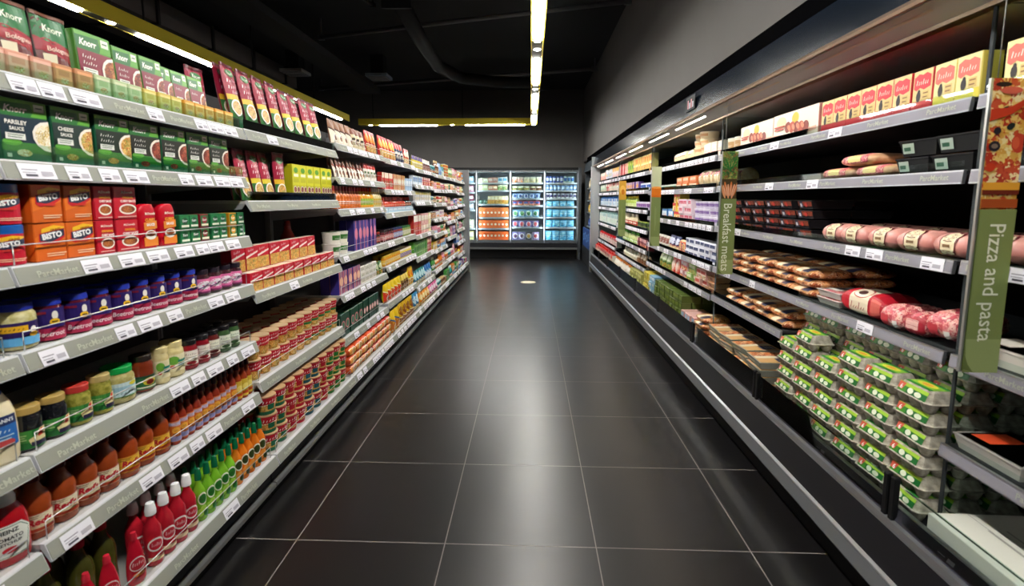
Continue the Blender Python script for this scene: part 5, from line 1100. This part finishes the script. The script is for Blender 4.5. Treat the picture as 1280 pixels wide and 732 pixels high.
# nearest chiller, only its far end shows
fill('R', RX, U(0, 0), 1.1, 1.49, WR(0, 0), [G('yellow and cream packet', PY, 4)])
fill('R', RX, U(0, 1), 1.15, 1.49, WR(0, 1), [G('black ready meal tray', blackc, 2, 2)])
fill('R', RX, U(0, 2), 1.05, 1.49, WR(0, 2), [G('pink sausage pack', SG, 3)])
vt = tray(.21, .06, .17, 'm:d8d2c8', 'F:bacon', 'film', topart=lambda a: (a.rect(.1, .2, .5, .8, 'e8e0d4')), art=lambda a: a.rect(.1, .2, .5, .8, 'c8a888'), name='antipasti_tray')
fill('R', RX, U(0, 3), 1.05, 1.49, WR(0, 3), [G('pale tray of sliced red meat', vt, 2, 1)])
vt2 = tray(.21, .05, .17, 'm:c8c4bc', 'F:veg', 'film', name='vegetable_tray', topart=lambda a: a.rect(.1, .2, .4, .8, 'd8502c'))
fill('R', RX, U(0, 4), 1.05, 1.47, WR(0, 4), [G('pale tray of chopped vegetables', vt2, 2, 1)])
def wb(a):
    a.rect(.04, .04, .96, .96, 'm:d6d6cc'); a.text('D', .3, .62, .12, '2c7a4a', .2, bold=.05); a.lines(.2, .7, .44, 3, '9a9a92', .07, .015); a.rect(.0, .3, 1, .305, 'm:8a8a84')
WB = carton(.4, .075, .36, 'm:d2d2c8', None, name='shipping_case', cat='box', topart=wb)
fill('R', 1.2, .352, 1.05, 1.49, 'base deck under vegetable trays', [G('flat white cardboard case with green lettering', WB, 1)])
fill('R', 1.60, .352, 1.15, 1.49, 'behind the white case', [G('grey egg carton', EB, 2, 3, 1)])
# egg chiller
RBf(1, 0, [G('yellow and cream packet', PY, 2, 1, 1), G('red and cream packet', PR, 7, 1, 1, y=1.695), G('cream breakfast case with sausage photo', BK, 2, 1, 1, y=2.32, gap=.02)], gap=.004) if False else fill('R', RX, U(1, 0), 1.515, 3.44, WR(1, 0), [G('yellow and cream packet', PY, 2), G('red and cream packet', PR, 7, y=1.69), G('cream breakfast case with sausage photo', BK, 2, gap=.03, y=2.33), G('pale spread tub', 'tub 90 95 e8e0cc f0ece0 c8a070', 2)])
RBf(1, 1, [G('black ready meal tray', blackc, 2, 2), G('striped sandwich pack', WR_, 2, 1, y=1.87, gap=.01), G('flat pink meat tray', flat1, 6, 1, 2, y=2.3, gap=.01)])
fill('R', RX, U(1, 1)+.046, 1.95, 2.2, WR(1, 1), [G('striped sandwich pack lying on two others', WR_, 1)])
RBf(1, 2, [G('pink sausage pack', SG, 5, 1, 2, gap=.006), G('dark red meat tray', meat, 7, 4, 2, y=2.34, gap=.006)])
RBf(1, 3, [G('streaky bacon pack', BA, 1, lean=-.1), G('red wrapped bacon pack', BA2, 1, y=1.64), G('pink bacon pack', BA, 1, y=1.73), G('large red wrapped ham joint', JT, 1, y=1.85), G('flat rose meat tray', flat1, 1, 2, 1, y=2.1), G('golden cooked meat pack', flat2, 5, 3, 2, y=2.3, gap=.012)])
RBf(1, 4, [G('tan cooked meat pack', flat2, 4, 2, 1, twist=.07, jit=.02)], y0=2.49)
w_ = 'egg stack'
for c in range(6):
    for r in range(3):
        nl = [6, 6, 6, 5, 6, 5][c] if r == 0 else 7
        for k in range(nl):
            lb = 'green labelled egg carton, '+SEQ[c]+' column, '+['front', 'middle', 'rear'][r]+' row, '+layname(k, nl)
            EB.place(1.215+r*.112+rnd.uniform(0, .012)+(0 if r else .0), 1.585+c*.157+rnd.uniform(-.006, .006), .352+k*.0708, pi+rnd.uniform(-.06, .06), lb, 'egg cartons stacked in the chiller')
RBf(1, 5, [G('brown cooked chicken tray', flat3, 4, 4, 1, gap=.02, twist=.09, jit=.02)], y0=2.56, y1=3.44)
# third chiller
RBf(2, 0, [G('pale wrap packet', 'ctn 80 100 60 e8d8c8 f4ecdc b05a4a 3 cream', 4), G('round cream tub', 'tub 150 50 ecdcb8 f0e4c8 d8a878', 2, 4), G('cream bread bag', 'soft 120 100 100 ecd8a8 f4ecd0 c89a6a 3 cream', 4)])
RBf(2, 1, [G('round flatbread pack', FB, 9, 1, 2, gap=.008), G('orange salmon tray', 'ctn 180 50 120 e0824a f0d8c0 c85a2a 3 sausage', 3, 2), G('pale dip tub', 'tub 100 50 e8ece4 f0f4f0 5a9a7a', 6)])
RBf(2, 2, [G('lilac yogurt tub', 'tub 105 55 d8d0e4 e8e4f0 8a6ab0', 5, 3, 1), G('pink and white yogurt pack', 'ctn 110 60 80 ecd8e0 c84a6a f0f0f0 3 fruit', 3, 3), G('yellow and red dessert pack', 'ctn 90 75 80 f0d45a d83a3c f4f0dc 0 fruit', 2, 3), G('blue dessert pack', 'ctn 90 90 80 4a8ac8 e0ecf8 c85a4a 3 fruit', 4)])
RBf(2, 3, [G('white and navy cheese pack', 'ctn 110 48 90 e0e2ec 2c3a6a a8acc0 3 cream', 6, 3, 1), G('orange cheese pack', 'soft 90 110 60 d8642c f0c89a 2c3a6a 0 noodle', 2), G('navy crisp pack', 'bag 110 130 60 2a3460 c8cce0 a83a3a 1 rice', 3), G('pale grey cheese bag', 'bag 110 110 60 c8c4b8 8a4a3c e8e4dc 3 cream', 4)])
RBf(2, 4, [G('flat tan ham tray', 'tray 150 40 120 c8a078 ecdcb8 8a4a34 0 sausage', 1, 3), G('red spotted salad pack', 'ctn 110 70 80 d8a8a0 c84a3c f0e4d8 5 mix', 2, 2), G('green salad pack', 'ctn 100 75 80 a8c87a e8ecd0 4a8a3c 5 veg', 2, 2), G('pink and white salad pack', 'ctn 100 75 80 e0b0b8 f4e8ea b83a6a 5 fruit', 2, 2), G('scarlet pasta bag', 'bag 140 148 70 c8281c e8907a f0d8c8 6 fruit', 2, 1, 2), G('leafy green bag', 'bag 140 148 70 7a9a5a d8e4c0 3c6a34 5 veg', 3, 1, 2)])
RBf(2, 5, [G('tray of turkey slices', flat2, 1, 4), G('pink and blue butter carton', 'ctn 75 65 180 e8b8b0 a8c8e8 f0f0f0 3 cream', 4, 2), G('olive green spread carton', 'ctn 78 58 78 55662a 7a8c34 36461c 3 veg', 10, 4, 3, gap=.008), G('blue topped spread carton', 'ctn 92 62 90 8ab8d8 e8f0f4 4a84b0 3 cream', 2, 4, 2), G('yellow spread carton', 'ctn 92 62 90 c8b83a e8e080 6a7a2c 3 cream', 3, 4, 2)])
NEAR = False
RBf(3, 0, [G('orange juice carton', 'ctn 75 190 70 ecd88a f08c1c f4ecd0 5 noodle', 10), G('green smoothie carton', 'ctn 75 185 70 b0cc5a e8e04a 4a8a3c 4 veg', 4), G('red smoothie carton', 'ctn 75 180 70 c83444 f0e0d8 e8a0a0 4 fruit', 6)])
RBf(3, 1, [G('white and blue yogurt pot', 'tub 80 80 e8ecf4 f0f2f8 2a5ab0', 6, 1), G('purple yogurt multipack', 'ctn 110 110 60 7a5aa8 d8c8e8 e0a050 4 fruit', 6), G('tan yogurt multipack', 'ctn 110 115 60 c8a890 ecd8c0 a86a8a 4 fruit', 5)])
RBf(3, 2, [G('spotted dessert pot', 'tub 75 90 e8e0ec d8d0e4 8a5aa0', 8, 1), G('yellow topped salad bottle', 'bot 60 160 a8c04a d8c82a c8d88a 3 veg', 12)])
RBf(3, 3, [G('dark green dip pot', 'tub 80 80 3c5a34 a8b85a 2c3a24', 7, 1), G('red striped drink bottle', 'bot 58 155 e8d8b8 d8d0c0 c84a3c 4 fruit', 13)])
RBf(3, 4, [G('maroon snack pack', 'ctn 80 110 60 7a2434 d8a0a0 c84a5a 0 fruit', 6), G('slim green capped bottle', 'bot 55 150 d8e09a 5aa83c a8cc6a 4 veg', 14)])
RBf(3, 5, [G('tan granola bag', 'bag 130 130 60 a8805a e0ccb0 5a3a24 5 choc', 4), G('pale smoothie bottle', 'bot 60 120 ece8d8 d8dcd0 d0c8b0 3 cream', 12)])
RBf(3, 6, [G('lime banded margarine carton', 'ctn 92 62 90 a8a85a e8e8a0 c8c84a 3 veg', 6, 3), G('orange capped milk bottle', 'bot 85 192 f0e8dc e8843c e8d8c0 3 cream', 13)])
RBf(4, 0, [G('pastel yogurt carton', 'ctn 85 170 60 e8d8dc e8b03a c8a0c0 0 fruit', 6), G('blue and white carton', 'ctn 85 170 60 dfe4f0 3a5ab8 e8d050 6 rice', 7), G('pale pink carton', 'ctn 85 150 60 e8b8b0 f4e4dc d87a6a 0 fruit', 7)])
RBf(4, 1, [G('tall mixed juice carton', 'ctn 80 148 70 e4dcd0 d84a3c 8ac0b8 0 fruit', 9), G('crimson juice carton', 'ctn 80 148 70 c03a3c f0e0d0 8ac0b8 0 fruit', 3), G('pale green juice carton', 'ctn 80 148 70 c8dcc0 e8ece0 7ab0a0 0 fruit', 9)])
RBf(4, 2, [G('white and blue milk carton', 'milk 80 180 70 eef2f6 3a7ac4 c0d8f0', 21, gap=.009, twist=.06)])
RBf(4, 3, [G('pale green milk carton', 'milk 80 215 70 eef0e8 a8ccc8 d8ecd8', 21, gap=.009, twist=.06)])
RBf(4, 4, [G('red topped milk carton', 'milk 80 150 70 f0ece4 c82c34 e8c8c0', 21, gap=.009, twist=.06)])
RBf(4, 5, [G('large red topped milk carton', 'milk 90 215 90 f0ecdc d0342c e8dcb8', 19, 1, 2, gap=.009, twist=.06)])
for (z, look, c) in ((.782, 'blue', '2a4a9c'), (1.082, 'amber', 'c8a02c'), (1.332, 'mixed brown', '8a6a3c'), (1.592, 'cream', 'c8b89a')):
    fill('R', 1.25, z, 9.47, 11.05, 'drinks chiller shelf', [G(look+' drink bottle', 'sbot 75 210 %s e8e8e8 %s 3 cream' % (c, c), 18)])

# ---------------------------------------------------------------- end freezers
DN = ['freezer half hidden at left', 'freezer with orange packs', 'middle end freezer', 'freezer with blue bags']
def FZ(i, k, runs): fill('F', FY+.13, ZF[i][k]+.002 if k < len(ZF[i])-1 else .422, DX[i]+.03, DX[i+1]-.03, ('bottom shelf, ' if k == len(ZF[i])-1 else ('top shelf, ' if k == 0 else ORD[k]+' shelf down, '))+DN[i], runs)
for k, (a_, c_, e_) in enumerate((('pale blue', '9cc0d8', 'e8f0f4'), ('pink', 'd89ab0', 'f0e0e8'), ('maroon', '8a2a44', 'f0e8ea'), ('grey', 'b8c0d0', 'f0f4f8'), ('cream', 'e0dcc0', 'f4f4e8'), ('yellow', 'dcd49a', 'f4f4e0'))):
    FZ(0, k, [G(a_+' frozen food carton', 'ctn 105 %d 90 %s %s 8a8a9a 3 cream' % (150 if k < 4 else 200, c_, e_), 6)])
FZ(1, 0, [G('pale yellow ice cream carton', 'ctn 105 110 90 e8e4c0 f4f4ea 8ab07a 3 cream', 2), G('rose ice cream carton', 'ctn 105 125 90 d89a8a f0e0d8 a85a5a 3 fruit', 2), G('white and blue carton', 'ctn 105 130 90 e8eef2 5a9ac0 a8c8dc 3 cream', 2)])
FZ(1, 1, [G('green and cream carton', 'ctn 105 130 90 c8d49a f0f0dc 6a9a4a 3 veg', 2), G('orange pink carton', 'ctn 105 115 90 dc9a7a f0e0c8 c85a44 3 fruit', 2), G('leaf green carton', 'ctn 105 130 90 9aba6a e8f0c8 3a8a44 0 veg', 2)])
FZ(1, 2, [G('dark green tub', 'tub 100 100 3c6a5a 2c4a44 8aa89a', 2), G('cream waffle carton', 'ctn 75 190 90 e8d8a8 f4ecd0 d8a05a 5 noodle', 6)])
for k, nm in ((3, 'light orange'), (4, 'orange'), (5, 'deep orange')): FZ(1, k, [G(nm+' fish finger carton', 'ctn 84 %d 90 %s f0642a f6ecd8 6 noodle' % (225 if k == 3 else 190, ['ee8248', 'ee7438', 'ea682e'][k-3]), 8, gap=.002)])
FZ(2, 0, [G('pink chip bag', 'bag 130 140 60 e0b0a0 f4e4d8 c85a4a 0 fruit', 2), G('pale yellow chip bag', 'bag 130 140 60 e8e0a8 f6f4e0 a8a8c0 0 cream', 3)])
FZ(2, 1, [G('grey green vegetable bag', 'bag 130 110 60 a8b090 e8ecd8 4a5a3c 5 veg', 3), G('brown vegetable bag', 'bag 130 105 60 8a7a60 e0d8c0 4a3a34 5 choc', 2)])
FZ(2, 2, [G('blue pea bag', 'bag 125 120 60 6a90c8 e0ecf8 2c4a8a 6 veg', 5)])
FZ(2, 3, [G('red and blue bag', 'bag 125 110 60 c85a6a 3c5aa8 f0e8e8 1 fruit', 5)])
FZ(2, 4, [G('light blue vegetable bag', 'bag 150 170 60 7ab0d8 e8f4e8 4a8a5a 6 veg', 4)])
FZ(2, 5, [G('violet berry bag', 'bag 150 150 60 6a5aa0 e8e4f4 c84a5a 6 fruit', 4)])
FZ(2, 6, [G('purple fruit bag', 'bag 150 180 60 8a80b8 f0ecf4 5a3a5a 6 fruit', 2), G('black fruit bag', 'bag 150 180 60 4a4450 e8e4e8 c8a04a 6 choc', 1), G('mauve fruit bag', 'bag 150 180 60 a08ac0 f0ecf4 b03a4a 6 fruit', 1)])
FZ(3, 0, [G('white and navy ice cream tub', 'tub 76 150 2c4a9c 1f3a8a e8eef8', 5), G('white and green ice cream tub', 'tub 76 150 c8dcd8 2c7a8a 2c5aa0', 4)])
FZ(3, 1, [G('blue ice cream tub', 'tub 84 120 5a90d0 e0ecf8 c8e0f4', 8)])
FZ(3, 2, [G('white and dark red tub', 'tub 84 120 e4e8f0 5a2a4a 3a3a6a', 8)])
for k, h_ in ((3, 130), (4, 180), (5, 170), (6, 210)): FZ(3, k, [G('light blue frozen bag', 'bag 160 %d 80 5ab4e0 a0dcf4 c8ecfa 5 cyan' % h_, 4)])
print('LONG', len(LONG), LONG[:5]); dup_ = [k for k, v in SEEN.items() if v > 1]; print('DUP', len(dup_), dup_[:8]); print('THINGS', len([o for o in S.objects if o.get('label')]), 'OBJ', len(S.objects))
